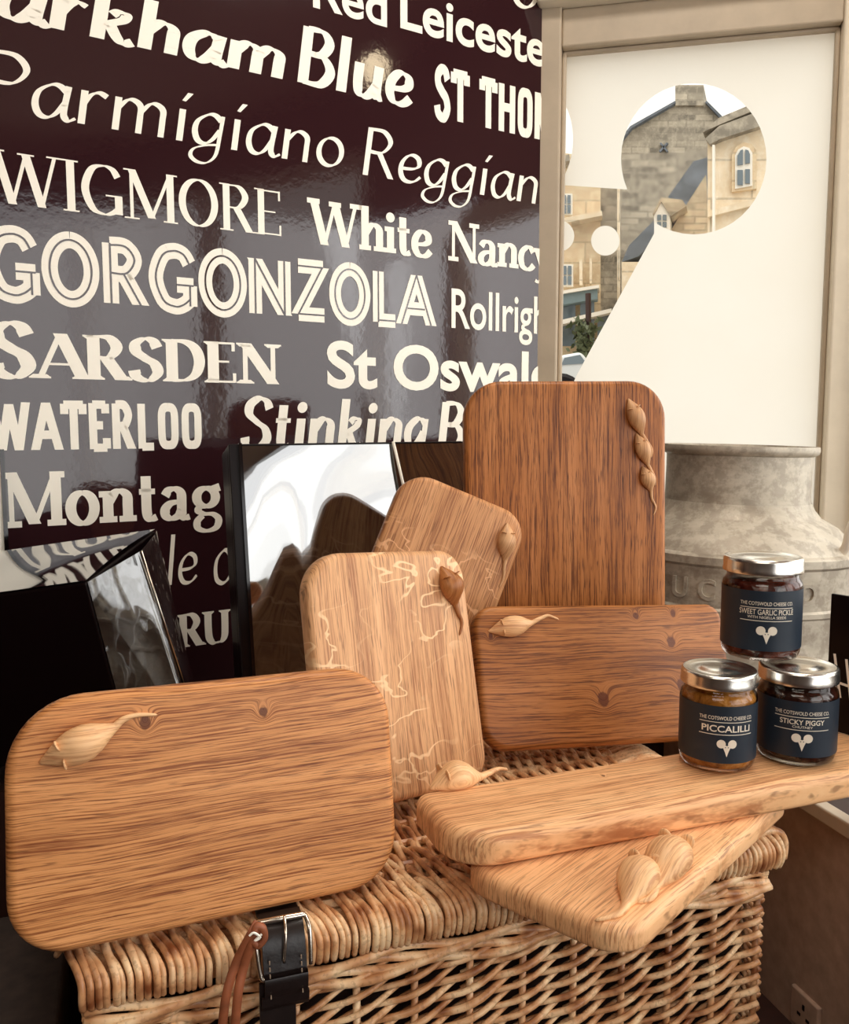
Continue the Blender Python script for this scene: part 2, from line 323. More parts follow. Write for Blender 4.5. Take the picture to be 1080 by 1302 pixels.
def stroke_polys(ch, st):
    """polygons (2D) of one glyph in a style: wt thick width, tn thin width, nib angle, serif kind"""
    adv, ss = GL[ch]; out = []; wt, tn, nib = st['wt'], st['tn'], math.radians(st.get('nib', 0))
    def width(dx, dy, k):
        a = math.atan2(dy, dx)
        return (tn + (wt - tn) * abs(math.sin(a - nib))) * k
    def ribbon(pts, k, lo, hi):
        """strip between offsets lo..hi (fractions of the stroke width, -.5...5)"""
        n = len(pts); A = []; B = []
        for i in range(n):
            p = pts[i]; t = pts[min(i + 1, n - 1)] - pts[max(i - 1, 0)]
            if t.length < 1e-9: t = Vector((1, 0))
            w = width(t.x, t.y, k); t = t.normalized(); nn = Vector((-t.y, t.x))
            A.append(p + nn * w * hi); B.append(p + nn * w * lo)
        for i in range(n - 1): out.append([A[i], A[i + 1], B[i + 1], B[i]])
        return A, B
    spans = [(-.5, .5)] if not st.get('inline') else [(-.5, -.07), (.07, .5)]
    for q in ss:
        if q[0] == 'l':
            _, x0, y0, x1, y1, k = q
            a, b = Vector((x0, y0)), Vector((x1, y1)); d = b - a
            if k == 'h':
                w = st.get('bar', tn); k_ = 1
                if st.get('inline'):
                    w = wt
                for lo, hi in spans: out.append([a + Vector((0, w * lo)), b + Vector((0, w * lo)), b + Vector((0, w * hi)), a + Vector((0, w * hi))])
                continue
            if st.get('mono') or abs(d.y) < .2: kk = 1.0 if not isinstance(k, float) or st.get('mono') else k
            else: kk = k
            if st.get('mono'): w = wt
            else: w = max(tn, wt * kk) if kk < 1 else wt
            if abs(d.y) > abs(d.x) * .5 and st.get('cut', True):
                hw = w * d.length / abs(d.y)
                for lo, hi in spans: out.append([a + Vector((hw * lo, 0)), a + Vector((hw * hi, 0)), b + Vector((hw * hi, 0)), b + Vector((hw * lo, 0))])
            else:
                nn = Vector((-d.y, d.x)).normalized()
                for lo, hi in spans: out.append([a + nn * w * lo, b + nn * w * lo, b + nn * w * hi, a + nn * w * hi])
            if st.get('round'):
                for p in (a, b): out.append([p + Vector((math.cos(i * math.pi / 6), math.sin(i * math.pi / 6))) * w * .5 for i in range(12)])
        elif q[0] == 'c':
            pts = [Vector((p.x, p.y)) for p in crom([(x, y, 0) for x, y in q[1]], 6)]
            if q[1][0] == q[1][-1] or (Vector(q[1][0]) - Vector(q[1][-1])).length < 1e-6:
                pts = [Vector((p.x, p.y)) for p in crom([(x, y, 0) for x, y in q[1][:-1]], 6, closed=True)]; pts.append(pts[0].copy())
            for lo, hi in spans: ribbon(pts, q[2], lo, hi)
            if st.get('round'):
                for i in (0, -1):
                    t = pts[1] - pts[0] if i == 0 else pts[-1] - pts[-2]; r = width(t.x, t.y, q[2]) * .5
                    out.append([pts[i] + Vector((math.cos(k * math.pi / 6), math.sin(k * math.pi / 6))) * max(r, tn * .7) for k in range(12)])
        elif q[0] == 'dot':
            r = st.get('dot', wt * .6)
            if st.get('tick'): out.append([Vector((q[1] - .03, q[2] - .06)), Vector((q[1] + .03, q[2] - .07)), Vector((q[1] + .14, q[2] + .10)), Vector((q[1] + .05, q[2] + .10))])
            else: out.append([Vector((q[1], q[2])) + Vector((math.cos(i * math.pi / 8), math.sin(i * math.pi / 8))) * r for i in range(16)])
        elif q[0] == 's' and st.get('serif'):
            sl, sh = st['serif']; x, y, d = q[1:]
            x0 = x - wt * .5 - (sl if d <= 0 else 0); x1 = x + wt * .5 + (sl if d >= 0 else 0)
            top = y > .3
            y0, y1 = (y - sh, y) if top else (y, y + sh)
            out.append([Vector((x0, y0)), Vector((x1, y0)), Vector((x1, y1)), Vector((x0, y1))])
            if st.get('wedge'):
                yy = y - sh if top else y + sh; dy = -st['wedge'] if top else st['wedge']
                out.append([Vector((x0 + sl * .2, yy)), Vector((x1 - sl * .2, yy)), Vector((x + wt * .5, yy + dy)), Vector((x - wt * .5, yy + dy))])
    sl = st.get('slant', 0)
    return adv, [[Vector((p.x + p.y * sl, p.y)) for p in f] for f in out]
_bf = {}
def builtin_polys(text, off=0.0):
    """polygons of the built-in sans face; cap height 1"""
    cu = bpy.data.curves.new('t', 'FONT'); cu.body = text; cu.size = 1.0; cu.offset = off; cu.resolution_u = 6
    o = bpy.data.objects.new('t', cu); COL.objects.link(o); bpy.context.view_layer.update()
    me = bpy.data.meshes.new_from_object(o.evaluated_get(bpy.context.evaluated_depsgraph_get()))
    k = 1 / .73
    res = [[Vector((me.vertices[i].co.x * k, me.vertices[i].co.y * k)) for i in p.vertices] for p in me.polygons]
    bpy.data.objects.remove(o); bpy.data.curves.remove(cu); bpy.data.meshes.remove(me)
    return res
STY = {
 'lobster': dict(wt=.195, tn=.06, nib=-14, slant=.13, dot=.11, track=.02, bar=.09),
 'callig': dict(wt=.105, tn=.036, nib=30, slant=.13, tick=True, track=-.0, bar=.05),
 'didone': dict(wt=.15, tn=.028, nib=0, serif=(.075, .03), bar=.032, track=.03),
 'slab': dict(wt=.20, tn=.085, nib=0, serif=(.07, .115), bar=.11, dot=.115, track=.04),
 'slabc': dict(wt=.19, tn=.08, nib=0, serif=(.055, .11), bar=.10, dot=.115, track=.0),
 'deco': dict(wt=.27, tn=.27, nib=0, mono=True, bar=.27, track=.10),
 'decoline': dict(wt=.034, tn=.030, nib=0, mono=True, bar=.030, track=.10),
 'cond': dict(wt=.27, tn=.19, nib=0, mono=True, bar=.18, track=.13),
 'roman': dict(wt=.235, tn=.05, nib=8, serif=(.075, .04), bar=.05, wedge=.05, track=.05),
}
def word(text, style, xl, yl, xr, top, bold=0.0, name=None, base_n=.0007, small=None, xt=None):
    """one printed word: left end of the baseline (xl,yl), right end xr, top of capitals (at xt) top, all solved on the wall plane"""
    P0 = MW.inverted() @ on_plane(xl, yl, CORN, N_W)
    P1 = MW.inverted() @ on_plane(xr, yl, CORN, N_W)
    PT = MW.inverted() @ on_plane(xl if xt is None else xt, top, CORN, N_W)
    u0, u1, zb, H = P0.x, P1.x, P0.y, PT.y - P0.y
    polys = []; mids = None; lead = None
    if style == 'sans': polys = builtin_polys(text, bold)
    else:
        lead = []
        for sty in ((style,) if style != 'deco' else ('deco', 'decoline')):
          st = STY[sty]; x = 0.0
          if sty == 'decoline': lead = len(polys)
          for i, ch in enumerate(text):
              k = 1.0 if (small is None or i == 0 or ch == ' ') else small
              adv, fs = stroke_polys(ch, st)
              polys += [[Vector((x + p.x * k, p.y * k)) for p in f] for f in fs]
              x += (adv + st.get('track', 0)) * k
    x0 = min(p.x for f in polys for p in f); x1 = max(p.x for f in polys for p in f)
    bm = bmesh.new()
    for i, f in enumerate(polys):
        vs = [bm.verts.new((u0 + (p.x - x0) / (x1 - x0) * (u1 - u0), zb + p.y * H, base_n + (i % 7) * 2e-5 + (4e-4 if isinstance(lead, int) and i >= lead else 0))) for p in f]
        bm.faces.new(vs).material_index = 1 if isinstance(lead, int) and i >= lead else 0
    geo = bm.verts[:] + bm.edges[:] + bm.faces[:]
    bmesh.ops.bisect_plane(bm, geom=geo, plane_co=(-.004, 0, 0), plane_no=(1, 0, 0), clear_outer=True)
    for f in bm.faces:
        if f.normal.z < 0: f.normal_flip()
    me = bpy.data.meshes.new('lettering'); bm.to_mesh(me); bm.free(); me.materials.append(M['cream_vinyl']); me.materials.append(M['panel'])
    o = bpy.data.objects.new('lettering', me); COL.objects.link(o); o.parent = wall_left
    o['label'] = 'cream lettering reading ' + (name or text)
    return o
word('Barkham', 'lobster', -85, 2, 362, -70, xt=-85)
word('Blue', 'lobster', 378, 104, 526, 34, xt=392)
word('Red', 'sans', 398, 8, 492, -44, bold=.018)
word('Leicester', 'sans', 509, 34, 716, -20, bold=.022)
word('ol', 'callig', 650, 5, 706, -70)
word('ST THÒM', 'cond', 552, 148, 706, 84, name='ST THOM')
word('Parmigiano', 'callig', -22, 136, 437, 62, xt=-10)
word('Reggiano', 'callig', 461, 222, 716, 164, xt=480)
word('WIGMORE', 'didone', -14, 256, 357, 188)
word('White', 'slabc', 391, 309, 550, 251)
word('Nàncy', 'slabc', 570, 331, 706, 280, name='Nancy')
word('GORGONZOLA', 'deco', -22, 374, 555, 292)
word('Rollright', 'sans', 574, 416, 708, 364, bold=.012)
word('SARSDEN', 'roman', -16, 479, 358, 408, small=.84)
word('St Oswald', 'sans', 416, 491, 703, 431, bold=.026)
word('WATERLÒÒ', 'cond', -14, 573, 257, 511, name='WATERLOO')
word('Stinking', 'lobster', 306, 572, 545, 505)
word('Bishop', 'lobster', 556, 574, 716, 511)
word('Montàģ', 'slab', 3, 672, 283, 601, name='Montag')
word('R', 'callig', 10, 752, 62, 708)
word('le', 'callig', 213, 744, 252, 680)
word('c', 'callig', 272, 743, 296, 672)
word('RU', 'roman', 226, 824, 294, 782)
# ------------------------------------------------------------------ the bay windows
GP = CORN + N_G * -.022                      # glass plane of the window in view
def gl(px, py):                              # pixel -> (s, z) on the glass
    q = MG.inverted() @ on_plane(px, py, GP, N_G); return (q.x, q.y)
S0 = (MG.inverted() @ on_plane(711, 300, CORN, N_G)).x; S1 = (MG.inverted() @ on_plane(1060, 300, CORN, N_G)).x
ZT = (gl(715, 68)[1] + gl(1068, 36)[1]) / 2; ZB = .86
win = empty('window_1', M=MG @ Matrix.Translation((0, SEAT, 0))); tag(win, kind='structure')
WI = Matrix.Translation((0, -SEAT, 0))
def wpart(mb, name, mat, **k):
    mb.v = [WI @ p for p in mb.v]; return mb.build(name, mat, win, **k)
m = MB(); m.box(-.05, S0, SEAT, 2.02, -.06, .012); wpart(m, 'jamb', M['frame_paint'], bevel=.004)
m = MB(); m.box(S1, .622, SEAT, 2.02, -.06, .010); m.box(S1 + .045, .622, SEAT, 2.02, .010, .024); wpart(m, 'jamb', M['frame_cream'], bevel=.005)
m = MB(); m.box(S0, S1, ZT, 1.945, -.06, .006); wpart(m, 'head', M['frame_paint'], bevel=.004)
m = MB(); m.box(S0, S1, SEAT, ZB, -.06, .008); wpart(m, 'bottom_rail', M['frame_paint'], bevel=.004)
m = MB()                                     # putty beads round the pane
for (a, b, c_, d) in ((S0, S0 + .008, ZB, ZT), (S1 - .008, S1, ZB, ZT), (S0, S1, ZT - .007, ZT), (S0, S1, ZB, ZB + .008)): m.box(a, b, c_, d, -.03, -.012)
wpart(m, 'glazing_bead', M['frame_paint'], bevel=.003)
def glass_mat(name, tint=(1, 1, 1, 1), refl=.9):
    t = NT(name); tr = t.n.new('ShaderNodeBsdfTransparent'); tr.inputs[0].default_value = tint
    gs = t.n.new('ShaderNodeBsdfGlossy'); gs.inputs['Roughness'].default_value = .02; gs.inputs['Color'].default_value = (.95, .95, .95, 1)
    fr = t.n.new('ShaderNodeFresnel'); fr.inputs[0].default_value = 1.45
    mx = t.n.new('ShaderNodeMixShader'); t.l.new(t.math('MULTIPLY', fr.outputs[0], refl), mx.inputs[0]); t.l.new(tr.outputs[0], mx.inputs[1]); t.l.new(gs.outputs[0], mx.inputs[2])
    t.l.new(mx.outputs[0], t.out.inputs[0]); t.n.remove(t.b); return t.m
M['pane'] = glass_mat('window_glass', refl=.12)
def film_mat():
    t = NT('frosted_film'); tl = t.n.new('ShaderNodeBsdfTranslucent'); df = t.n.new('ShaderNodeBsdfDiffuse'); mx = t.n.new('ShaderNodeMixShader')
    f = t.noise(t.map(), 5, 2, .5)
    t.l.new(t.ramp(f, [(.3, (.96, .935, .87, 1)), (.7, (.98, .965, .915, 1))]), tl.inputs[0]); df.inputs[0].default_value = (.9, .86, .78, 1)
    mx.inputs[0].default_value = .14; t.l.new(tl.outputs[0], mx.inputs[1]); t.l.new(df.outputs[0], mx.inputs[2]); t.l.new(mx.outputs[0], t.out.inputs[0]); t.n.remove(t.b); return t.m
M['film'] = film_mat()
m = MB(); m.box(S0 - .01, S1 + .01, ZB - .01, ZT + .01, -.026, -.023); wpart(m, 'pane', M['pane'])
# frosted film with the clear shop sign (mouse head: two round ears, pointed face, film dots for eyes)
def arc(cx, cy, rx, ry, a0, a1, n=40): return [(cx + rx * math.cos(math.radians(a0 + (a1 - a0) * i / n)), cy - ry * math.sin(math.radians(a0 + (a1 - a0) * i / n))) for i in range(n + 1)]
outl = [gl(706, 530), gl(733, 478), gl(832, 297)]
outl += [gl(*p) for p in arc(882.5, 202, 92.5, 96, -123, 204)[::1]]
outl += [gl(706, 236)]
la = [p for p in arc(627, 177, 102, 102, -40, 40, 24) if p[0] >= 706]
outl += [gl(*p) for p in la]
sl_, sr_ = S0 + .004, S1 - .004
outl = [(max(p[0], sl_), p[1]) for p in outl]
outl += [(sl_, ZT - .004), (sr_, ZT - .004), (sr_, ZB + .004), (sl_, ZB + .004)]
m = MB(); m.poly([Vector((p[0], p[1], -.0218)) for p in outl])
for (cx, cy, rx, ry) in ((770, 306, 18, 19), (712, 300, 18.5, 19.5)):
    pts = [gl(*p) for p in arc(cx, cy, rx, ry, 0, 360, 40)[:-1]]
    q = []
    for p in pts:
        p = (max(p[0], sl_), p[1])
        if not q or (abs(q[-1][0] - p[0]) + abs(q[-1][1] - p[1])) > 1e-6: q.append(p)
    m.poly([Vector((p[0], p[1], -.0218)) for p in q])
wpart(m, 'frosted_film', M['film'])
# moulding above the window and the wall over the bay
m = MB(); m.box(-.02, .64, 1.945, 2.02, -.06, .045); tag(m.build('trim_1', M['frame_cream'], M=MG, bevel=.006), kind='structure')
m = MB(); m.box(-.06, .64, 2.02, CEIL, -.10, .03); tag(m.build('wall_over_window', M['frame_cream'], M=MG), kind='structure')
m = MB(); m.box(-.06, .66, 0, SEAT, -.12, -.02); tag(m.build('wall_under_window', M['wall_paint'], M=MG), kind='structure')
def side_window(idx, Mx, L, z0, z1, nm):
    w = empty('window_%d' % idx, M=Mx @ Matrix.Translation((0, z0, 0))); tag(w, kind='structure')
    m = MB(); step = L / nm
    m.box(0, L, 0, .05, -.06, .01); m.box(0, L, z1 - z0 - .06, z1 - z0, -.06, .01)
    for i in range(nm + 1): m.box(max(0, i * step - .03), min(L, i * step + .03), .05, z1 - z0 - .06, -.06, .012)
    m.build('window_frame', M['frame_cream'], w)
    m = MB(); m.box(.02, L - .02, .03, z1 - z0 - .04, -.03, -.026); m.build('pane', M['pane'], w)
    m = MB(); m.box(0, L, 0, z0, -.12, -.0); m.box(0, L, z1, CEIL, -.12, .0); tag(m.build('wall_side_%d' % idx, M['wall_paint'], M=Mx), kind='structure')
side_window(2, M2, 1.15, .86, 1.84, 2)
side_window(3, M3, 3.3, .70, 2.18, 4)
# ------------------------------------------------------------------ window seat (painted panel front, pale edge) and lower display floor
p0 = on_z(1038, 1018, SEAT); pe = Vector((-.25, .968, 0))
LID0 = Vector((-.232, .535, 0)); E_L = Vector((.944, .329, 0)); N_L = Vector((-.329, .944, 0))      # hamper: along the front, to the rear
q0 = LID0 + N_L * .432                                                     # line just behind the hamper
def isect(a, d, b, e):
    k = ((b.x - a.x) * e.y - (b.y - a.y) * e.x) / (d.x * e.y - d.y * e.x); return a + d * k
cI = isect(q0, E_L, p0, pe); cL = isect(q0, E_L, CORN, E_W)
cR = isect(p0, pe, Vector((0, -.25, 0)), Vector((1, 0, 0))); cR2 = isect(WB1, E_3, Vector((0, -.25, 0)), Vector((1, 0, 0)))
cL = cL + (cI - cL).normalized() * .02
seat = [cL, cI, cR, cR2, WB1, WB0, CORN]
m = MB(); m.prism([(p.x, p.y) for p in seat], 0, SEAT)
so = m.build('window_seat', [M['seat_dark'], M['side_panel'], M['seat_dark']]); tag(so, kind='structure')
for pl in so.data.polygons:
    if pl.normal.z > .5: pl.material_index = 2
    elif abs(pl.normal.dot(pe)) < .05: pl.material_index = 1
pn = Vector((pe.y, -pe.x, 0)) * -1
MS = frame(p0, -pe, Z, pn)                                                    # along the seat edge towards the viewer
m = MB(); m.box(-.40, 1.1, -.012, .004, -.004, .012, ); tag(m.build('trim_2', M['sill_white'], M=MS, bevel=.002), kind='structure')
m = MB(); m.prism([(cL.x - .3, cL.y - .2), (cI.x, cI.y), (cR.x, cR.y), (cL.x - .3, cR.y)], .43, LOW)
tag(m.build('display_floor', M['seat_dark']), kind='structure')
# socket plate on the seat panel
sc = MS.inverted() @ on_plane(1028, 1287, p0, pn)
t = empty('wall_socket', M=MS @ Matrix.Translation((sc.x, sc.y, 0))); tag(t, 'small brown blank socket plate on the dark panel at the lower right', 'socket')
m = MB(); m.box(-.022, .022, -.022, .020, 0, .006); m.build('face_plate', M['side_panel'], t, bevel=.002)
m = MB()
for dx, dy, w_, h_ in ((0, .006, .003, .006), (-.007, -.005, .005, .003), (.007, -.005, .005, .003)): m.box(dx - w_ / 2, dx + w_ / 2, dy - h_ / 2, dy + h_ / 2, .0061, .0068)
m.build('pin_slots', M['black_card'], t)
# ------------------------------------------------------------------ across the street
def stone(name, base, var=.25, bw=.34, bh=.16, mortar=(.42, .36, .28)):
    t = NT(name); br = t.n.new('ShaderNodeTexBrick'); br.inputs['Scale'].default_value = 1; br.inputs['Brick Width'].default_value = bw; br.inputs['Row Height'].default_value = bh
    br.inputs['Mortar Size'].default_value = .012; br.inputs['Color1'].default_value = srgb(*base); br.inputs['Color2'].default_value = srgb(*[x * (1 - var) for x in base]); br.inputs['Mortar'].default_value = srgb(*[x * .8 for x in base])
    t.l.new(t.map(rot=(math.pi / 2, 0, 0)), br.inputs['Vector'])
    n = t.noise(t.map(), 1.2, 5, .7); n2 = t.noise(t.map(), 9, 4, .7)
    col = t.mix(t.ramp(n, [(.35, 0.0), (.7, .55)]), br.outputs[0], srgb(*[x * .72 for x in base]))
    col = t.mix(t.ramp(n2, [(.45, 0.0), (.75, .4)]), col, srgb(*[min(255, x * 1.25) for x in base]))
    t.set(Base_Color=col, Roughness=.9); return t.m
M['rubble'] = stone('grey_rubble_stone', (190, 180, 162), .42, .30, .105)
M['ashlar'] = stone('honey_ashlar', (248, 228, 196), .06, .9, .42)
M['ashlar2'] = stone('warm_stone', (245, 218, 180), .12, .7, .3)
M['slate'] = stone('dark_slate', (120, 128, 138), .25, .35, .22)
M['stone_tile'] = stone('stone_roof_tiles', (222, 200, 170), .5, .3, .09)
M['white_wood'] = plain('white_joinery', srgb(238, 232, 220), .6)
M['dim_glass'] = plain('dim_window_glass', srgb(110, 122, 130), .1)
M['fascia'] = plain('blue_grey_fascia', srgb(120, 138, 142), .6)
M['asphalt'] = plain('street_asphalt', srgb(150, 142, 132), .9, noise=.1)
M['car_paint'] = plain('pale_car_paint', srgb(205, 208, 208), .25)
M['leaf'] = plain('dark_leaf', srgb(84, 92, 62), .6, noise=.3)
def P_at(Y): return lambda px, py: at_y(px, py, Y)
SKEW = 0.0                                    # how far a house stands turned away from the street line
def slab(mb, Y, pts, depth, mi=0):
    """polygon seen from the shop, standing at distance Y, with real depth behind it"""
    a = [at_y(px, py, Y) for px, py in pts]; n = len(a)
    b = [p + Vector((depth * SKEW, depth, 0)) for p in a]
    mb.add(a + b, [list(range(n)), list(range(n, 2 * n))[::-1]] + [(i, (i + 1) % n, n + (i + 1) % n, n + i) for i in range(n)], mi)
def opart(name, mat, parent, Y, polys, depth, **k):
    mb = MB()
    for pts in polys: slab(mb, Y, pts, depth)
    c0 = parent.location
    mb.v = [p - c0 for p in mb.v]; return mb.build(name, mat, parent, **k)
GZ = 1.2
def base_at(px, Y): p = at_y(px, 560, Y); return Vector((p.x, Y, GZ))
rect = lambda x0, y0, x1, y1: [(x0, y0), (x1, y0), (x1, y1), (x0, y1)]
SKEW = .40
b1 = empty('gabled_house', base_at(850, 15)); tag(b1, 'grey rubble-stone house gable with a chimney seen through the clear circle in the window', 'house')
opart('wall', M['rubble'], b1, 15, [[(787, 560), (787, 178), (803, 163), (859, 131), (897, 130), (918, 150), (960, 205), (960, 560)]], 5)
opart('chimney', M['rubble'], b1, 14.95, [rect(859, 108, 895, 134)], 1.0)
opart('coping', M['slate'], b1, 14.9, [[(785, 181), (802, 160), (859, 128), (859, 131), (803, 163), (788, 182)], [(897, 130), (899, 128), (921, 150), (918, 152)]], 5.2)
mk = opart('wall_tie', M['slate'], b1, 14.93, [[(839, 182), (841, 181), (850, 192), (848, 193)], [(848, 181), (850, 182), (840, 193), (838, 192)]], .06)
SKEW = .36
b2 = empty('slate_roofed_house', base_at(820, 12)); tag(b2, 'low house with dark slate roof and a small white dormer against the rubble gable', 'house')
opart('roof', M['slate'], b2, 12.3, [[(853, 328), (850, 250), (882, 205), (908, 198), (908, 328)], [(791, 333), (800, 312), (832, 280), (838, 300), (812, 326)]], .5)
opart('tiled_roof', M['stone_tile'], b2, 12.0, [[(846, 305), (872, 262), (898, 222), (902, 330), (846, 330)]], .5)
dm = opart('dormer', M['white_wood'], b2, 11.7, [[(832, 294), (832, 270), (841, 254), (852, 272), (852, 296)]], .8)
mb = MB(); slab(mb, 11.67, [(830, 271), (841, 251), (868, 254), (873, 262), (853, 275), (841, 256), (832, 273)], .8); mb.v = [p - b2.location for p in mb.v]; mb.build('dormer_roof', M['stone_tile'], b2)
mb = MB()
for x in (836, 843):
    for y in (273, 282): slab(mb, 11.68, rect(x, y, x + 5, y + 7), .02)
mb.v = [p - b2.location for p in mb.v]; mb.build('window', M['dim_glass'], b2)
opart('wall', M['ashlar'], b2, 12.2, [rect(791, 333, 896, 560)], .7)
SKEW = .46
b3 = empty('sash_window_house', base_at(945, 10)); tag(b3, 'pale ashlar house with moulded cornice and arched sash window, right in the clear circle', 'house')
opart('wall', M['ashlar'], b3, 10, [[(900, 560), (900, 182), (918, 178), (1010, 152), (1010, 560)]], 1.5)
opart('cornice', M['rubble'], b3, 9.9, [[(894, 168), (914, 150), (962, 130), (1012, 112), (1012, 122), (962, 139), (916, 158)], [(897, 176), (915, 160), (1012, 124), (1012, 146), (918, 176), (903, 183)]], 1.6)
opart('string_course', M['ashlar'], b3, 9.93, [[(900, 268), (955, 254), (1010, 238), (1010, 246), (955, 262), (900, 276)]], .3)
opart('downpipe', M['white_wood'], b3, 9.88, [rect(906, 184, 909, 400)], .08)
arch = [(935, 240), (935, 198), (939, 190), (946, 186), (953, 188), (957, 194), (957, 236)]
wf = opart('window_surround', M['ashlar2'], b3, 9.95, [[(931, 244), (931, 196), (937, 186), (946, 181), (956, 183), (962, 191), (962, 240)]], .1)
wv = opart('sash_frame', M['white_wood'], b3, 9.93, [arch], .05)
mb = MB(); slab(mb, 9.91, [(938, 210), (938, 198), (942, 191), (945, 190), (945, 209)], .02); slab(mb, 9.91, [(948, 208), (948, 190), (952, 191), (954, 196), (954, 207)], .02); slab(mb, 9.91, rect(938, 216, 945, 235), .02); slab(mb, 9.91, rect(948, 215, 954, 233), .02)
mb.v = [p - b3.location for p in mb.v]; mb.build('pane', M['dim_glass'], b3)
SKEW = .22
b4 = empty('shop_terrace', base_at(740, 13.2)); tag(b4, 'honey-stone terrace with a blue-grey shopfront, seen at the left of the window below the ear', 'house')
opart('wall', M['ashlar2'], b4, 13.2, [[(640, 560), (640, 190), (720, 195), (764, 200), (764, 560)]], 1.5)
opart('side_wall', M['rubble'], b4, 13.3, [[(764, 560), (764, 215), (790, 215), (790, 560)]], 1.3)
opart('quoin', M['ashlar'], b4, 12.95, [rect(785, 215, 789, 400)], .3)
opart('string_course', M['ashlar'], b4, 12.9, [[(700, 280), (766, 268), (766, 274), (700, 287)]], .3)
opart('eaves', M['rubble'], b4, 12.9, [[(690, 206), (724, 196), (724, 204), (690, 214)]], .3)
for (x0, y0, x1, y1) in ((714, 246, 728, 273), (714, 336, 729, 364)):
    w_ = opart('window', M['white_wood'], b4, 12.95, [rect(x0, y0, x1, y1)], .1)
    mb = MB(); mw = (x0 + x1) / 2; my = (y0 + y1) / 2
    for (a, b_, c_, d_) in ((x0 + 2, y0 + 2, mw - 1, my - 1), (mw + 1, y0 + 2, x1 - 2, my - 1), (x0 + 2, my + 1, mw - 1, y1 - 2), (mw + 1, my + 1, x1 - 2, y1 - 2)): slab(mb, 12.92, rect(a, b_, c_, d_), .02)
    mb.v = [p - b4.location for p in mb.v]; mb.build('pane', M['dim_glass'], w_)
opart('pilaster', M['ashlar'], b4, 12.9, [rect(737, 330, 741, 362), rect(750, 328, 753, 360)], .2)
opart('fascia_board', M['fascia'], b4, 12.7, [[(700, 376), (760, 366), (760, 380), (700, 390)]], .3)
opart('shop_cornice', M['white_wood'], b4, 12.65, [[(700, 372), (762, 362), (762, 366), (700, 376)], [(700, 410), (778, 392), (778, 397), (700, 416)]], .5)
opart('shop_glass', M['dim_glass'], b4, 12.9, [rect(712, 386, 732, 440), rect(738, 384, 756, 440), rect(760, 400, 776, 440)], .05)
mb = MB(); mb.prism([(-14, 6), (14, 6), (14, 40), (-14, 40)], 1.0, GZ); tag(mb.build('street', M['asphalt']), kind='structure')
mb = MB(); mb.prism([(-14, 2.3), (14, 2.3), (14, 6), (-14, 6)], .5, .7); tag(mb.build('pavement', M['asphalt']), kind='structure')
# shrub and parked car in front of the terrace
sh = empty('street_shrub', base_at(745, 12.15)); tag(sh, 'grey-green street shrub in front of the terrace shopfront', 'shrub')
mb = MB(); rnd = random.Random(3)
for i in range(240):
    px, py = rnd.gauss(744, 7), rnd.uniform(405, 470); p = at_y(px, py, 12.15 + rnd.uniform(-.15, .15)) - sh.location
    a = Vector((rnd.uniform(-1, 1), rnd.uniform(-1, 1), rnd.uniform(-1, 1))).normalized() * .07; b_ = a.cross(Vector((rnd.uniform(-1, 1), 1, .3))).normalized() * .03
    mb.poly([p - a, p + b_, p + a, p - b_])
mb.build('foliage', M['leaf'], sh)
mb = MB(); mb.tube([Vector((0, 0, 0)), Vector((.02, 0, 1.0)), Vector((0, .02, 1.8))], .04); mb.build('stem', M['seat_dark'], sh)
SKEW = 0.0; CY = 10.2; cp_ = at_y(735, 478, CY)
car = empty('car', (cp_.x, CY, GZ)); tag(car, 'pale car parked in the street, low at the left edge of the window', 'car')
mb = MB(); slab(mb, CY, [(690, 500), (690, 470), (706, 466), (712, 452), (740, 447), (752, 462), (790, 468), (792, 500)], 1.5); mb.v = [p - car.location for p in mb.v]; mb.build('body', M['car_paint'], car, bevel=.05)
mb = MB(); slab(mb, CY - .01, [(714, 464), (718, 455), (738, 451), (746, 462)], .03); mb.v = [p - car.location for p in mb.v]; mb.build('side_glass', M['dim_glass'], car)
for px in (712, 772):
    c_ = at_y(px, 500, CY) - car.location; c_.z = .30; mb = MB(); R_ = Matrix.Translation(c_ + Vector((0, .05, 0))) @ Matrix.Rotation(math.pi / 2, 4, 'X'); mb.lathe([(.05, -.08), (.26, -.08), (.30, -.05), (.30, .05), (.26, .08), (.05, .08)], 24, R_); mb.build('wheel', M['black_card'], car)
# ------------------------------------------------------------------ hamper
def willow():
    t = NT('willow_rods'); n = t.noise(t.map(), 46, 2, .45); n2 = t.noise(t.map(), 300, 2, .5)
    col = t.ramp(n, [(.26, srgb(138, 78, 44)), (.45, srgb(212, 156, 108)), (.66, srgb(250, 214, 168))])
    col = t.mix(t.ramp(n2, [(.36, .30), (.46, 0.0)]), col, srgb(120, 66, 34))
    t.set(Base_Color=col, Roughness=.32, Specular_IOR_Level=.4); t.bump(n2, .08, .0006); return t.m
M['willow'] = willow()
M['hamper_inside'] = plain('hamper_painted_shade', srgb(34, 15, 8), .9)  # near-black colour for the shade inside the hamper
M['leather'] = plain('black_leather', srgb(26, 16, 14), .34, noise=.3, nscale=120, bump=.15)
M['brown_leather'] = plain('brown_leather', srgb(150, 84, 52), .5, noise=.3, nscale=90)
M['steel'] = plain('bright_steel', srgb(215, 205, 190), .22, metal=1.0)
M['stitch'] = plain('pale_stitching', srgb(150, 130, 110), .7)
LZT, LZB = .845, .812; LEN = .584; DEP = .40
HM = frame(LID0, E_L, N_L, Z); HO = Matrix.Translation((0, 0, LOW))
ham = empty('wicker_hamper', M=HM @ HO); tag(ham, 'wicker hamper with leather strap that carries the oak boards', 'hamper')
HI = Matrix.Translation((0, 0, -LOW))
def hpart(mb, name, mat, parent=None, **k):
    mb.v = [HI @ p for p in mb.v]; return mb.build(name, mat, parent or ham, **k)
rnd = random.Random(11)
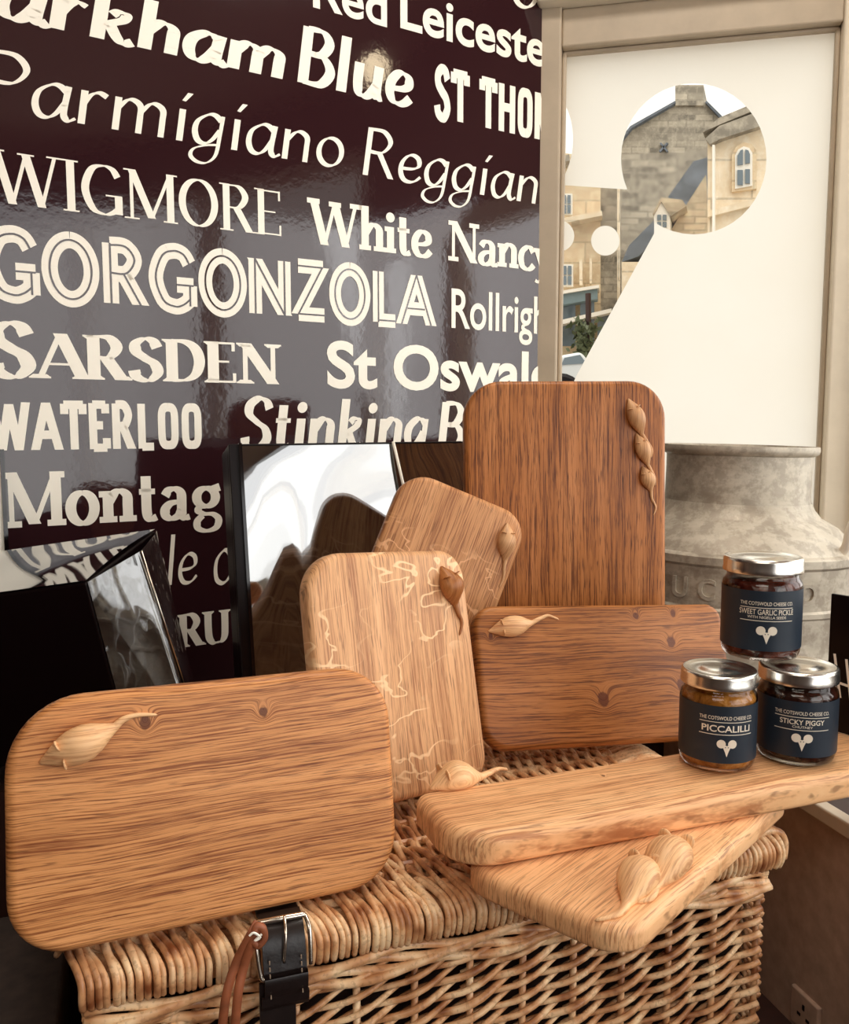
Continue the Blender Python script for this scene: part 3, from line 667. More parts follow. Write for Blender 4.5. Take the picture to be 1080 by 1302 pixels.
# lid border and top: rods run from the back over the front edge and down
m = MB(); nrod = 112
for i in range(nrod):
    x = .006 + (LEN - .012) * i / (nrod - 1) + rnd.uniform(-.001, .001); r = rnd.uniform(.0021, .0030)
    ph = i % 3; lift = (0, .002, -.001)[ph]; y0 = (.062, .095, .045)[ph] + rnd.uniform(-.006, .006)
    lean = rnd.uniform(-.004, .004) - .008
    zt = LZT - .003
    pts = [(x + lean * 3, y0, zt - .010), (x + lean * 2.5, y0 - .008, zt - .001), (x + lean * 1.6, y0 * .6, zt + lift * .6), (x + lean, .020, zt + lift), (x + lean * .4, .006, zt - .002), (x, -.001, zt - .010), (x, -.002, LZB + .010), (x, .002, LZB + .001)]
    pts = crom(pts, 3); n = len(pts)
    m.tube(pts, [r * (.75 + .25 * min(1, 4 * k / n)) for k in range(n)], 7)
# same border on the right end
for i in range(60):
    y = .008 + .38 * i / 59; r = rnd.uniform(.0028, .0036)
    pts = crom([(LEN - .06, y + rnd.uniform(-.004, .004), LZT - .008), (LEN - .02, y, LZT - .001), (LEN - .003, y, LZT - .004), (LEN + .004, y, LZT - .014), (LEN + .003, y, LZB + .004)], 3)
    m.tube(pts, r, 6)
hpart(m, 'lid_border', M['willow'], smooth=True)
m = MB()
nb = 84
for i in range(nb):                               # rods of the lid top, woven over the cross stakes
    x = .008 + (LEN - .016) * i / (nb - 1)
    pts = [(x + rnd.uniform(-.001, .001) - .01 * (k / 24), .05 + (DEP - .055) * k / 24, LZT - .006 + .0035 * math.cos(math.pi * k / 1.5 + (i % 2) * math.pi)) for k in range(25)]
    m.tube(pts, rnd.uniform(.0024, .0031), 6)
hpart(m, 'lid_weave', M['willow'], smooth=True)
m = MB()
for j in range(11): 
    y = .03 + .036 * j
    m.tube([(.004, y, LZT - .007), (LEN * .5, y + .002, LZT - .007), (LEN - .004, y, LZT - .007)], .0035, 7)
m.box(.004, LEN - .004, .006, DEP - .004, LZB + .002, LZT - .012)
hpart(m, 'lid_stakes', M['willow'])
# body
BX0, BX1, BY0, BY1 = .012, LEN - .022, .010, DEP - .012
m = MB(); m.box(BX0 + .010, BX1 - .010, BY0 + .012, BY1 - .010, LOW + .002, LZB - .004); hpart(m, 'inside_shade', M['hamper_inside'])  # dark box painting the shaded interior, closes the view through the weave
def weave_side(m, ms, o, ex, nx, L, nst, z0, z1, pitch):
    d = L / nst
    for i in range(nst + 1):
        p = o + ex * (d * i)
        ms.tube([p + Vector((0, 0, z0)), p + Vector((0, 0, z1))], .0030, 7)
    rows = int((z1 - z0) / pitch) + 2
    for i in range(-0, nst + 1):
        for k in range(-1, rows):
            zc = z0 + k * pitch + (i % 2) * pitch * .5
            pts = []; rad = []; r0 = rnd.uniform(.0024, .0032); jz = rnd.uniform(-.0012, .0012)
            for q in range(13):
                sx = -1.12 + 2.24 * q / 12
                u = d * (i + sx)
                if u < -.004 or u > L + .004: continue
                z = zc + sx * pitch * .98 + jz
                if z < z0 + .002 or z > z1: continue
                dep = .0060 * math.cos(math.pi * max(-1, min(1, sx)))
                pts.append(o + ex * u + nx * dep + Vector((0, 0, z))); rad.append(r0 * (1 - .35 * abs(sx) ** 2))
            if len(pts) > 3: m.tube(pts, rad, 7)
m = MB(); ms = MB()
X, Y = Vector((1, 0, 0)), Vector((0, 1, 0))
weave_side(m, ms, Vector((BX0, BY0, 0)), X, -Y, BX1 - BX0, 12, LOW + .004, LZB - .012, .0128)
weave_side(m, ms, Vector((BX0, BY0, 0)), Y, -X, BY1 - BY0, 8, LOW + .004, LZB - .012, .0128)
weave_side(m, ms, Vector((BX1, BY0, 0)), Y, X, BY1 - BY0, 8, LOW + .004, LZB - .012, .0128)
hpart(m, 'body_weave', M['willow'], smooth=True); hpart(ms, 'stakes', M['willow'], smooth=True)
m = MB()
for j in range(4):                                # long rods of the rim below the lid
    pts = [(BX0 - .006 + (BX1 - BX0 + .012) * k / 60, BY0 - .006 + .003 * math.sin(k * .55 + j * 1.6), LZB - .005 - .005 * j + .003 * math.cos(k * .55 + j * 1.6)) for k in range(61)]
    m.tube(pts, .0036, 8)
for j in range(3):
    for xx, sg in ((BX0 - .004, -1), (BX1 + .004, 1)):
        m.tube([(xx, BY0 - .004 + (BY1 - BY0) * k / 30, LZB - .005 - .006 * j + .002 * math.sin(k * .6 + j)) for k in range(31)], .0036, 8)
hpart(m, 'rim', M['willow'], smooth=True)
# strap
def hloc(px, py, off=0.0):
    q = HM.inverted() @ on_plane(px, py, LID0 - N_L * off, N_L); return q
xa, xb = hloc(331, 1190).x, hloc(385, 1190).x; zk = hloc(358, 1252).z
st_prof = [(.030, LZT + .003), (.012, LZT + .004), (.000, LZT + .002), (-.007, LZT - .006), (-.011, LZT - .02), (-.0155, LZB - .002), (-.017, zk + .02), (-.015, zk + .005), (-.010, zk - .001)]
def band(mb, prof, x0, x1, th):
    P = [Vector((0, a, b)) for a, b in prof]; n = len(P); rings = []
    for i in range(n):
        t = (P[min(i + 1, n - 1)] - P[max(i - 1, 0)]).normalized(); nn = Vector((0, t.z, -t.y))
        if nn.y > 0: nn = -nn
        rings.append([Vector((x0, 0, 0)) + P[i], Vector((x1, 0, 0)) + P[i], Vector((x1, 0, 0)) + P[i] + nn * th, Vector((x0, 0, 0)) + P[i] + nn * th])
    mb.rings(rings)
sp_ = [(p.y, p.z) for p in crom([(0, a, b) for a, b in st_prof], 4)]
m = MB(); band(m, sp_, xa, xb, .0028); strap = hpart(m, 'strap', M['leather'], smooth=True, sharp=50)
m = MB(); band(m, [(-.0105, zk + .012), (-.0105, zk - .02), (-.0100, LOW + .03)], xa - .003, xb - .008, .0028); hpart(m, 'lower_strap', M['leather'])
m = MB(); band(m, [(-.0150, zk + .004), (-.0140, zk - .003), (-.0125, zk - .006)], xa - .002, xb + .001, .0022); hpart(m, 'keeper_loop', M['leather'])
for xx in (xa + .004, xb - .004):
    m = MB()
    for k in range(6):
        f = 4.2 + k * .25; zz = LZT - .016 - .0045 * k
        yy = -.0125 - .0062 * min(1, max(0, (LZT - .012 - zz) / .035)); m.box(xx - .0004, xx + .0004, yy - .0022, yy - .0012, zz, zz + .0026)
    hpart(m, 'stitching', M['stitch'])
m = MB()
z1_, z0_ = LZT + .0055, LZT - .014
loop = [(xa - .004, -.0040, z1_ - .001), (xb + .003, -.0040, z1_ - .001), (xb + .004, -.0165, z0_ - .012), ]
m.tube(crom([(xa - .003, .001, z1_ + .001), ((xa + xb) / 2, -.0005, z1_ + .002), (xb + .002, .001, z1_ + .001)], 6), .0022, 8)
m.tube(crom([(xb + .002, .001, z1_ + .001), (xb + .0035, -.008, z1_ - .006), (xb + .003, -.014, z0_ - .008)], 6), .0017, 8)
m.tube(crom([(xa - .003, .001, z1_ + .001), (xa - .0045, -.008, z1_ - .006), (xa - .002, -.014, z0_ - .010), (xa + .002, -.015, z0_ - .012)], 6), .0017, 8)
m.tube(crom([((xa + xb) / 2 + .002, -.001, z1_ + .004), ((xa + xb) / 2 + .001, -.0115, z1_ - .004), ((xa + xb) / 2 - .001, -.0152, z1_ - .022)], 6), .0011, 7)
hpart(m, 'buckle', M['steel'], smooth=True)
# brown leather lace hanging beside the strap
def lz(px, py, off): return hloc(px, py, off)
k0 = lz(328, 1172, .012)
lc = empty('leather_lace', M=HM @ Matrix.Translation(k0)); tag(lc, 'thin brown leather lace knotted beside the black strap and hanging in two tails', 'lace')
m = MB()
for pts in ([(328, 1172), (318, 1190), (300, 1225), (287, 1270), (281, 1330)], [(330, 1173), (322, 1195), (310, 1230), (302, 1270), (297, 1340)]):
    P = crom([lz(px, py, .015 + .003 * (i % 2)) - k0 for i, (px, py) in enumerate(pts)], 5)
    m.tube(P, .0036, 6, flat=.28, up=Vector((0, -1, 0)))
m.build('tails', M['brown_leather'], lc, smooth=True)
m = MB(); m.tube(crom([lz(px, py, .017) - k0 for px, py in ((322, 1186), (326, 1178), (334, 1180), (336, 1192), (328, 1202), (322, 1196))], 5), .0028, 7); m.build('knot', M['brown_leather'], lc, smooth=True)
m = MB(); m.tube(crom([lz(px, py, .021) - k0 for px, py in ((317, 1190), (323, 1186), (331, 1192), (324, 1196), (333, 1188))], 4), .0008, 5); m.build('tie_thread', M['cream_vinyl'], lc)
# ------------------------------------------------------------------ oak boards with carved mice
def rrect(w, hh, r, inset=0.0, n=10):
    """rounded rectangle, origin at the middle of the bottom edge"""
    rs = r if isinstance(r, (list, tuple)) else [r] * 4      # BL BR TR TL
    out = []
    for (cx, cy, a0, k) in ((-1, 0, 180, 0), (1, 0, 270, 1), (1, 1, 0, 2), (-1, 1, 90, 3)):
        rr = rs[k]; x = cx * (w / 2 - rr); y = rr if cy == 0 else hh - rr
        for i in range(n + 1):
            a = math.radians(a0 + 90 * i / n); q = max(rr - inset, .0005); ox = oy = 0
            out.append((x + q * math.cos(a), y + q * math.sin(a)))
    return out
def board_mesh(w, hh, th, r, er=.007, er_back=.005):
    m = MB(); rings = []
    for k in range(6):
        a = math.pi / 2 * k / 5; ins = er * (1 - math.sin(a)); z = -er * (1 - math.cos(a))
        rings.append([Vector((x, y, z)) for x, y in rrect(w, hh, r, ins)])
    for k in range(5):
        a = math.pi / 2 * k / 4; ins = er_back * (1 - math.cos(a)); z = -th + er_back * (1 - math.sin(a))
        rings.append([Vector((x, y, z)) for x, y in rrect(w, hh, r, ins)])
    m.rings(rings); return m
def lean_frame(q):
    x, y, z, yaw, roll, lean = q[:6]
    e = Vector((math.cos(yaw), math.sin(yaw), 0)); n = Vector((e.y, -e.x, 0))
    v = Z * math.cos(lean) - n * math.sin(lean); nn = e.cross(v)
    u2 = e * math.cos(roll) + v * math.sin(roll); v2 = v * math.cos(roll) - e * math.sin(roll)
    return frame((x, y, z), u2, v2, nn)
def mouse(board, nose, hip, tail, wid, mat, ear=1.0, belt=.45, ears=True, name='carved_mouse'):
    """mouse carved out of a board: body and tail one mesh; nose, hip and tail points in board coordinates"""
    nose, hip = Vector((nose[0], nose[1], 0)), Vector((hip[0], hip[1], 0)); ax = hip - nose; L = ax.length; ax.normalize(); sd = Vector((-ax.y, ax.x, 0)); nz = Vector((0, 0, 1))
    prof = [(0, .08), (.04, .18), (.10, .33), (.19, .56), (.30, .80), (.42, .96), (.52, 1.0), (.63, .95), (.74, .80), (.84, .58), (.93, .38), (1.0, .25)]
    tp = crom([hip] + [Vector((a, b, 0)) for a, b in tail], 5)
    rings = []; seg = 20; W = wid / 2
    def ring(c, r, zc, fz, s_):
        return [c + s_ * math.cos(2 * math.pi * k / seg) * r + nz * (zc + math.sin(2 * math.pi * k / seg) * r * fz * .86) for k in range(seg)]
    for t, k in prof:
        r = W * k; rings.append(ring(nose + ax * (L * t), r, r * .50, .95, sd))
    n = len(tp)
    for i in range(1, n):
        t = (tp[min(i + 1, n - 1)] - tp[i - 1]).normalized(); s_ = Vector((-t.y, t.x, 0))
        if s_.dot(sd) < 0: s_ = -s_
        f = i / (n - 1); r = W * (.24 * (1 - f) + .08 * f) if i < n - 1 else W * .03
        rings.append(ring(tp[i], r, r * .55, 1.0, s_))
    m = MB(); m.rings(rings)
    o = m.build(name, mat, board, smooth=True)
    if ears:
        for sg in (-1, 1):
            e = MB(); c = nose + ax * (L * .27) + sd * sg * W * .42 + nz * W * .72
            up = (nz * .75 + sd * sg * .55 - ax * .25).normalized(); fx = ax.cross(up).normalized(); back = up.cross(fx)
            R = Matrix(((fx.x, up.x, back.x, c.x), (fx.y, up.y, back.y, c.y), (fx.z, up.z, back.z, c.z), (0, 0, 0, 1)))
            rr = W * .33 * ear
            e.rings([[R @ Vector((rr * k * math.cos(2 * math.pi * i / 14), rr * .3 + rr * k * 1.1 * math.sin(2 * math.pi * i / 14), zz * rr)) for i in range(14)] for k, zz in ((.55, -.05), (.85, .0), (1.0, .12), (.95, .25), (.6, .30), (.3, .26))])
            e.build('ear', mat, o, smooth=True)
    return o
def make_board(name, q, w, hh, th, r, mat, label, er=.007, M_=None):
    Mx = M_ or lean_frame(q)
    o = board_mesh(w, hh, th, r, er).build(name, mat, M=Mx, smooth=True, sharp=40)
    tag(o, label, 'cutting board', 'oak boards with carved mice')
    def loc(px, py):
        p = Mx.inverted() @ on_plane(px, py, Mx.translation, Mx.col[2].to_3d()); return (p.x, p.y)
    return o, loc
WA = wood('oak_bold_grain', 'x', (218, 152, 104), (128, 66, 30), .3, ff=760, wav=1.2, knots=((-.048, .142, .006), (.035, .140, .005)), lines=1.0)
WC = wood('oak_flecked', 'y', (220, 170, 136), (154, 98, 68), 1.7, fleck=.75, lines=.62)
WD = wood('oak_flecked_second', 'y', (208, 152, 114), (138, 82, 52), 3.1, fleck=.65, lines=.75, fleck_rot=.2)
WE = wood('oak_fine_brown', 'y', (178, 112, 64), (88, 42, 18), 4.6, ff=620, wav=.6, lines=1.0, pore=.8)
WF = wood('oak_knotty_brown', 'x', (170, 108, 60), (88, 42, 14), 6.2, knots=((-.012, .048, .010), (.080, .108, .008), (.086, .060, .009), (-.135, .118, .004), (.040, .138, .005), (.088, .140, .005)), lines=.9, wav=1.3)
WG = wood('oak_pale_long', 'x', (240, 188, 152), (172, 110, 74), 8.4, knots=((-.115, .065, .0025),), lines=.8)
WH = wood('oak_pale_short', 'x', (238, 184, 148), (170, 108, 72), 9.9, fleck=.25, lines=.6)
WM = wood('carved_oak_pale', 'x', (238, 192, 158), (178, 114, 78), 12.1, lines=.4, pore=.3)
WM2 = wood('carved_oak_tan', 'y', (210, 164, 132), (154, 102, 72), 14.7, lines=.4, pore=.3)
WMB = wood('carved_oak_brown', 'y', (176, 116, 72), (126, 72, 40), 13.3, lines=.5, pore=.3)
grp = 'oak boards with carved mice'
bA, la_ = make_board('cutting_board', (-.1413, .5737, .8547, .4459, -.0278, .1991), .2719, .1651, .020, [.038, .040, .042, .050], WA, 'large landscape oak board at the front left with one mouse, overhanging the wicker hamper')
mouse(bA, la_(50, 970), la_(146, 924), [la_(156, 915), la_(174, 909), la_(200, 909)], .025, WM)
bC, lc_ = make_board('cutting_board', (-.0075, .7633, .8588, .7024, -.0753, .2702), .1879, .2299, .020, [.022, .026, .030, .040], WC, 'pale upright oak board with ray flecks, leaning behind the large front-left board')
mouse(bC, lc_(561, 720), lc_(578, 769), [lc_(582, 780), lc_(587, 792), lc_(584, 808)], .026, WMB)
bD, ld_ = make_board('cutting_board', (-.0436, .9456, .8809, .1867, -.4036, .1205), .1585, .2632, .020, [.03, .03, .034, .036], WD, 'oak board tilted to the right, standing behind the pale upright board')
mouse(bD, ld_(645, 665), ld_(642, 712), [ld_(641, 722), ld_(640, 735), ld_(635, 747)], .0215, WM2)
bE, le_ = make_board('cutting_board', (.1751, 1.0254, .8509, .0865, .0074, .0591), .2477, .4024, .021, [.03, .03, .046, .046], WE, 'tall brown oak board with three mice in a line, in front of the milk churn')
mouse(bE, le_(799, 507), le_(816, 552), [le_(823, 562), le_(829, 572), le_(828, 582)], .021, WM2, name='carved_mouse')
mouse(bE, le_(809, 551), le_(824, 591), [le_(829, 600), le_(833, 608), le_(833, 618)], .0185, WM2)
mouse(bE, le_(817, 593), le_(828, 624), [le_(829, 634), le_(834, 645), le_(831, 655)], .0175, WM2)
bF, lf_ = make_board('cutting_board', (.207, .8903, .8614, .2977, -.0527, .3917), .304, .1513, .020, [.03, .02, .018, .024], WF, 'dark brown knotty landscape oak board with one mouse, leaning behind the jars')
mouse(bF, lf_(621, 803), lf_(676, 792), [lf_(690, 785), lf_(698, 783), lf_(711, 788)], .0225, WM)
# flat boards
eH = Vector((.664, .748, 0)).normalized(); vH = Vector((-eH.y, eH.x, 0))
P0 = Vector((.131, .525, .872)); MH = frame(P0 + vH * .0725, eH, vH, Z)
MHc = MH @ Matrix.Translation((.15, -.0725, 0))
bH, lh_ = make_board('cutting_board', None, .30, .145, .020, [.030, .02, .03, .030], WH, 'flat oak board carrying two mice side by side, its corner jutting over the hamper front', er=.008, M_=MHc)
mouse(bH, lh_(827, 1098), lh_(797, 1152), [lh_(790, 1162), lh_(775, 1168), lh_(756, 1171)], .030, WM)
mouse(bH, lh_(868, 1075), lh_(833, 1130), [lh_(829, 1142), lh_(820, 1147), lh_(803, 1148)], .034, WM)
eG = Vector((.938, .346, 0)).normalized(); vG = Vector((-eG.y, eG.x, 0))
MGm = frame(Vector((-.010, .687, .899)) - vG * .092 + eG * .28, eG, vG, Z)
bG, lg_ = make_board('cutting_board', None, .56, .092, .0265, [.040, .02, .02, .012], WG, 'long narrow oak plank with one mouse, lying flat and carrying the jars', er=.010, M_=MGm)
mouse(bG, lg_(546, 1004), lg_(612, 990), [lg_(624, 984), lg_(634, 979), lg_(646, 979)], .030, WM)
# ------------------------------------------------------------------ jars
GT = .8995
M['lid_metal'] = plain('tin_lid', srgb(232, 228, 220), .24, metal=1.0, bump=.03, nscale=40)
M['jar_glass'] = glass_mat('jar_glass', (.97, .95, .92, 1), .9)
M['label_navy'] = plain('navy_paper_label', srgb(35, 45, 57), .42, noise=.08, Specular_IOR_Level=.4)
M['label_ink'] = plain('cream_label_print', srgb(240, 230, 212), .6)
def chutney(name, a, b, c_):
    t = NT(name); n = t.noise(t.map(), 70, 4, .7, .6); v = t.n.new('ShaderNodeTexVoronoi'); v.inputs['Scale'].default_value = 130; t.l.new(t.map(), v.inputs['Vector'])
    col = t.ramp(n, [(.30, srgb(*a)), (.52, srgb(*b)), (.72, srgb(*c_))]); t.set(Base_Color=col, Roughness=.22); t.bump(v.outputs['Distance'], .35, .003); return t.m
M['piccalilli'] = chutney('yellow_relish', (120, 70, 18), (190, 128, 52), (222, 168, 92))
M['dark_chutney'] = chutney('dark_chutney', (20, 8, 6), (54, 24, 16), (96, 50, 34))
M['garlic'] = chutney('reddish_pickle', (40, 12, 8), (92, 36, 24), (140, 70, 48))
def bend(poly, r): return [Vector((r * math.sin(p.x / r), -r * math.cos(p.x / r), p.y)) for p in poly]
def jar(base, R, H, content, lines, face, label, rim=1.0):
    t = empty('jar', M=Matrix.Translation(base) @ Matrix.Rotation(face, 4, 'Z')); tag(t, label, 'jar', 'jars of preserve')
    lid_h = H * .155; b0 = H - lid_h
    prof = [(.0005, .0015), (R * .84, .0012), (R * .94, .0025), (R * .985, .007), (R, .012), (R, b0 * .86), (R * .985, b0 * .90), (R * .93, b0 * .935), (R * .90, b0 * .955), (R * .90, b0 + .002)]
    m = MB(); m.lathe(prof, 56); m.build('glass', M['jar_glass'], t, smooth=True)
    prof2 = [(.0005, .0045), (R * .88, .0045), (R * .945, .009), (R * .955, .014), (R * .955, b0 * .85), (R * .90, b0 * .90), (R * .86, b0 * .92), (.0005, b0 * .925)]
    m = MB(); m.lathe(prof2, 48); m.build('contents', content, t, smooth=True)
    m = MB(); rl = R * 1.0 * rim; z = b0
    m.lathe([(rl * .97, z + .0005), (rl * 1.0, z + .001), (rl * 1.012, z + .003), (rl * .995, z + .005), (rl * .995, z + lid_h * .78), (rl * .985, z + lid_h * .92), (rl * .955, z + lid_h), (rl * .90, z + lid_h), (rl * .86, z + lid_h - .0012), (rl * .50, z + lid_h - .0012), (rl * .47, z + lid_h - .0004), (.0005, z + lid_h - .0004)], 64)
    m.build('lid', M['lid_metal'], t, smooth=True, sharp=50)
    m = MB(); lr = R + .0004; z0, z1 = b0 * .15, b0 * .84; n = 60; a0 = math.radians(150)
    ra = [[Vector((rr * math.sin(-a0 + 2 * a0 * i / n), -rr * math.cos(-a0 + 2 * a0 * i / n), zz)) for i in range(n + 1)] for rr, zz in ((lr, z0), (lr, z1))]
    m.rings(ra, cap=False, closed=False); lab = m.build('label', M['label_navy'], t, smooth=True)
    tr = lr + .0003; m = MB(); LH = z1 - z0
    def put(text, zc, hgt, wid, off):
        ps = builtin_polys(text, off); x0 = min(p.x for f in ps for p in f); x1 = max(p.x for f in ps for p in f)
        for f in ps: m.poly(bend([Vector(((p.x - (x0 + x1) / 2) / (x1 - x0) * wid, zc + p.y * hgt)) for p in f], tr))
    def rule(zc, wid, th=.0006):
        k = 14
        for i in range(k): m.poly(bend([Vector((-wid / 2 + wid * a / k, zc + b)) for a, b in ((i, 0), (i + 1, 0), (i + 1, th), (i, th))], tr))
    for kind, *a in lines:
        (put if kind == 't' else rule)(*[z0 + LH * a_ if i_ == (1 if kind == 't' else 0) else a_ for i_, a_ in enumerate(a)])
    m.build('lettering', M['label_ink'], lab)
    m = MB(); cz = z0 + LH * .27; w = R * .115
    for sg in (-1, 1): m.poly(bend([Vector((sg * w * 1.25 + w * math.cos(i * math.pi / 12), cz + w * 1.0 + w * math.sin(i * math.pi / 12))) for i in range(24)], tr))
    m.poly(bend([Vector((-w * 1.15, cz + w * .85)), Vector((0, cz + w * .62)), Vector((w * 1.15, cz + w * .85)), Vector((w * .5, cz - w * .6)), Vector((0, cz - w * 2.0)), Vector((-w * .5, cz - w * .6))], tr))
    m.build('mouse_emblem', M['label_ink'], lab)
    m = MB()
    for sg in (-1, 1): m.poly(bend([Vector((sg * w * .30 + w * .12 * math.cos(i * math.pi / 6), cz + w * .25 + w * .12 * math.sin(i * math.pi / 6))) for i in range(12)], tr + .0002))
    m.build('emblem_eyes', M['label_navy'], lab)
    return t
W1 = .0475
HEAD = ('t', 'THE COTSWOLD CHEESE CO.', .765, .0033, W1, .006)
jr = .0328
jar(on_z(911, 968, GT), jr, .0862, M['piccalilli'], [HEAD, ('r', .715, W1), ('t', 'PICCALILLI', .555, .0058, .043, .018), ('r', .50, W1)], math.radians(-5), 'jar of yellow relish labelled PICCALILLI, lower left of the three jars')
jar(on_z(1011, 960, GT), .0342, .0850, M['dark_chutney'], [HEAD, ('r', .715, W1), ('t', 'STICKY PIGGY', .590, .0046, .038, .014), ('t', 'CHUTNEY', .528, .0022, .017, .006), ('r', .485, W1)], math.radians(-15), 'jar of dark chutney labelled STICKY PIGGY, lower right of the three jars')
tj = on_z(966, 832, GT + .0864)
jar(tj, .0352, .0935, M['garlic'], [HEAD, ('r', .715, W1), ('t', 'SWEET GARLIC PICKLE', .610, .0050, .049, .006), ('t', 'WITH NIGELLA SEEDS', .545, .0025, .034, .004), ('r', .50, W1)], math.radians(-13), 'jar labelled SWEET GARLIC PICKLE, stacked on top of the other two jars')
# ------------------------------------------------------------------ milk churn
M['churn'] = None
def churn_mat():
    t = NT('dull_galvanised_metal'); n = t.noise(t.map(scale=(4, 4, 9)), 1.6, 5, .7); n2 = t.noise(t.map(), 45, 4, .7)
    col = t.ramp(n, [(.30, srgb(150, 140, 124)), (.5, srgb(186, 176, 158)), (.72, srgb(208, 199, 182))])
    col = t.mix(t.ramp(n2, [(.42, .4), (.55, 0.0)]), col, srgb(110, 94, 78))
    t.set(Base_Color=col, Roughness=t.ramp(n2, [(.3, .42), (.7, .62)]), Metallic=.25); t.bump(n2, .18, .002); return t.m
M['churn'] = churn_mat()
cc = at_y(933, 600, 1.27); zz = lambda py, y=1.27: at_y(941, py, y).z
ch = empty('milk_churn', M=Matrix.Translation((cc.x, 1.275, SEAT)) @ Matrix.Rotation(math.radians(1.3), 4, 'Y')); tag(ch, 'old grey metal milk churn standing behind the tall board, against the window', 'milk churn')
zr = zz(566) - SEAT; zn = zz(650, 1.16) - SEAT; zs = zz(722, 1.08) - SEAT
m = MB(); m.lathe([(.170, .0), (.176, .006), (.176, .016), (.170, .024), (.170, zs - .075), (.173, zs - .072), (.173, zs - .066), (.170, zs - .063), (.170, zs - .010), (.174, zs - .006), (.174, zs + .004), (.169, zs + .008)], 80, cap=True); m.build('body', M['churn'], ch, smooth=True, sharp=40)
m = MB(); m.lathe([(.169, zs + .005), (.162, zs + .014), (.140, zs + .036), (.118, zn - .016), (.108, zn - .004), (.1035, zn + .006)], 80, cap=False); m.build('shoulder', M['churn'], ch, smooth=True)
m = MB(); m.lathe([(.1035, zn + .003), (.1015, zn + .012), (.1015, zr - .030), (.1020, zr - .014), (.1085, zr - .011), (.1105, zr - .006), (.1095, zr), (.105, zr), (.097, zr - .012), (.095, zn + .02)], 80, cap=False); m.build('neck', M['churn'], ch, smooth=True, sharp=50)
m = MB(); m.lathe([(.0005, zn + .02), (.096, zn + .022)], 48, cap=False); m.build('bottom', M['seat_dark'], ch)
def churn_letter(text, ang, zc, size, r, parent):
    ps = builtin_polys(text, .02); x1 = max(p.x for f in ps for p in f); x0 = min(p.x for f in ps for p in f); m = MB()
    for f in ps:
        a = [Vector(((p.x - (x0 + x1) / 2) * size * .85, zc + p.y * size)) for p in f]; n = len(a)
        def w_(p, rr): return Vector((rr * math.sin(ang + p.x / r), -rr * math.cos(ang + p.x / r), p.y))
        m.add([w_(p, r - .001) for p in a] + [w_(p, r + .0035) for p in a], [list(range(n, 2 * n))] + [(i, (i + 1) % n, n + (i + 1) % n, n + i) for i in range(n)])
    return m.build('embossed_letter', M['churn'], parent)
for tx, pxl in (('U', 874), ('C', 906), ('D', 1022)):
    churn_letter(tx, math.asin(max(-1, min(1, (pxl - 933) / 1100 * 1.18 / .170))) - math.radians(20), zs - .052, .028, .170, ch)
hx = on_plane(1073, 684, (0, 1.15, 0), Vector((0, 1, 0))) - Vector((cc.x, 1.275, SEAT))
m = MB(); m.tube(crom([(hx.x - .012, hx.y + .01, hx.z - .035), (hx.x - .004, hx.y - .004, hx.z - .01), (hx.x, hx.y - .006, hx.z + .016), (hx.x + .010, hx.y - .004, hx.z + .030), (hx.x + .022, hx.y, hx.z + .022), (hx.x + .027, hx.y + .002, hx.z - .005), (hx.x + .026, hx.y + .012, hx.z - .045)], 6), .006, 10); m.build('handle', plain('pale_handle', srgb(222, 210, 192), .4, metal=.2), ch, smooth=True)
# leaf sprig behind the churn
sgp = on_plane(1031, 668, (0, 1.40, 0), Vector((0, 1, 0)))
sg_ = empty('leaf_sprig', (sgp.x, 1.40, SEAT)); tag(sg_, 'tiny dark leaf sprig peeping out beside the churn neck against the window', 'plant')
m = MB(); hz_ = sgp.z - SEAT; m.tube([(0, 0, 0), (-.01, 0, hz_ * .6), (.0, 0, hz_ + .012)], .0012, 6); m.build('stem', M['leaf'], sg_)
for dx, dz in ((.014, .013), (-.010, .012)):
    m = MB(); a = Vector((dx, 0, dz)); b_ = Vector((-dz, 0, dx)) * .35; o_ = Vector((0, 0, hz_)); m.poly([o_, o_ + a * .5 + b_, o_ + a * 1.1, o_ + a * .5 - b_]); m.build('leaf', plain('sprig_leaf', srgb(40, 34, 24), .6), sg_)
# ------------------------------------------------------------------ glossy gift boxes
def film_gloss(name, base=(18, 10, 11), sc=9.0, st=.5, rough=.04):
    t = NT(name); f = t.noise(t.map(), sc, 2, .5); t.set(Base_Color=srgb(*base), Roughness=rough, IOR=1.6, Specular_IOR_Level=.9, Coat_Weight=1.0, Coat_IOR=2.9, Coat_Roughness=.03)
    t.bump(f, st, .02); return t.m
M['film_gloss'] = film_gloss('clear_wrapped_black_face', sc=3.2, st=.30)
M['film_wrinkled'] = film_gloss('crinkled_clear_wrap', (34, 26, 24), 26.0, .55, .08)
M['film_flap'] = film_gloss('creased_clear_flap', (24, 18, 18), 13.0, .5, .05)
q2 = (-.0631, 1.06, .801, .3508, .0058, .22); M2b = lean_frame(q2); w2, h2, d2 = .3204, .3859, .075
gb = empty('gift_box', M=M2b); tag(gb, 'large flat black gift box with a mirror-like wrapped face, standing behind the flecked boards', 'gift box')
m = MB(); m.box(-w2 / 2, w2 / 2, 0, h2, -d2, -.018); m.box(-w2 / 2, -w2 / 2 + .014, 0, h2, -.018, -.003); m.box(w2 / 2 - .003, w2 / 2, 0, h2, -.018, -.003); m.box(-w2 / 2 + .014, w2 / 2 - .003, h2 - .003, h2, -.018, -.003); m.build('carton', M['black_card'], gb, bevel=.003)
m = MB()
nx_, ny_ = 26, 30
grid = []
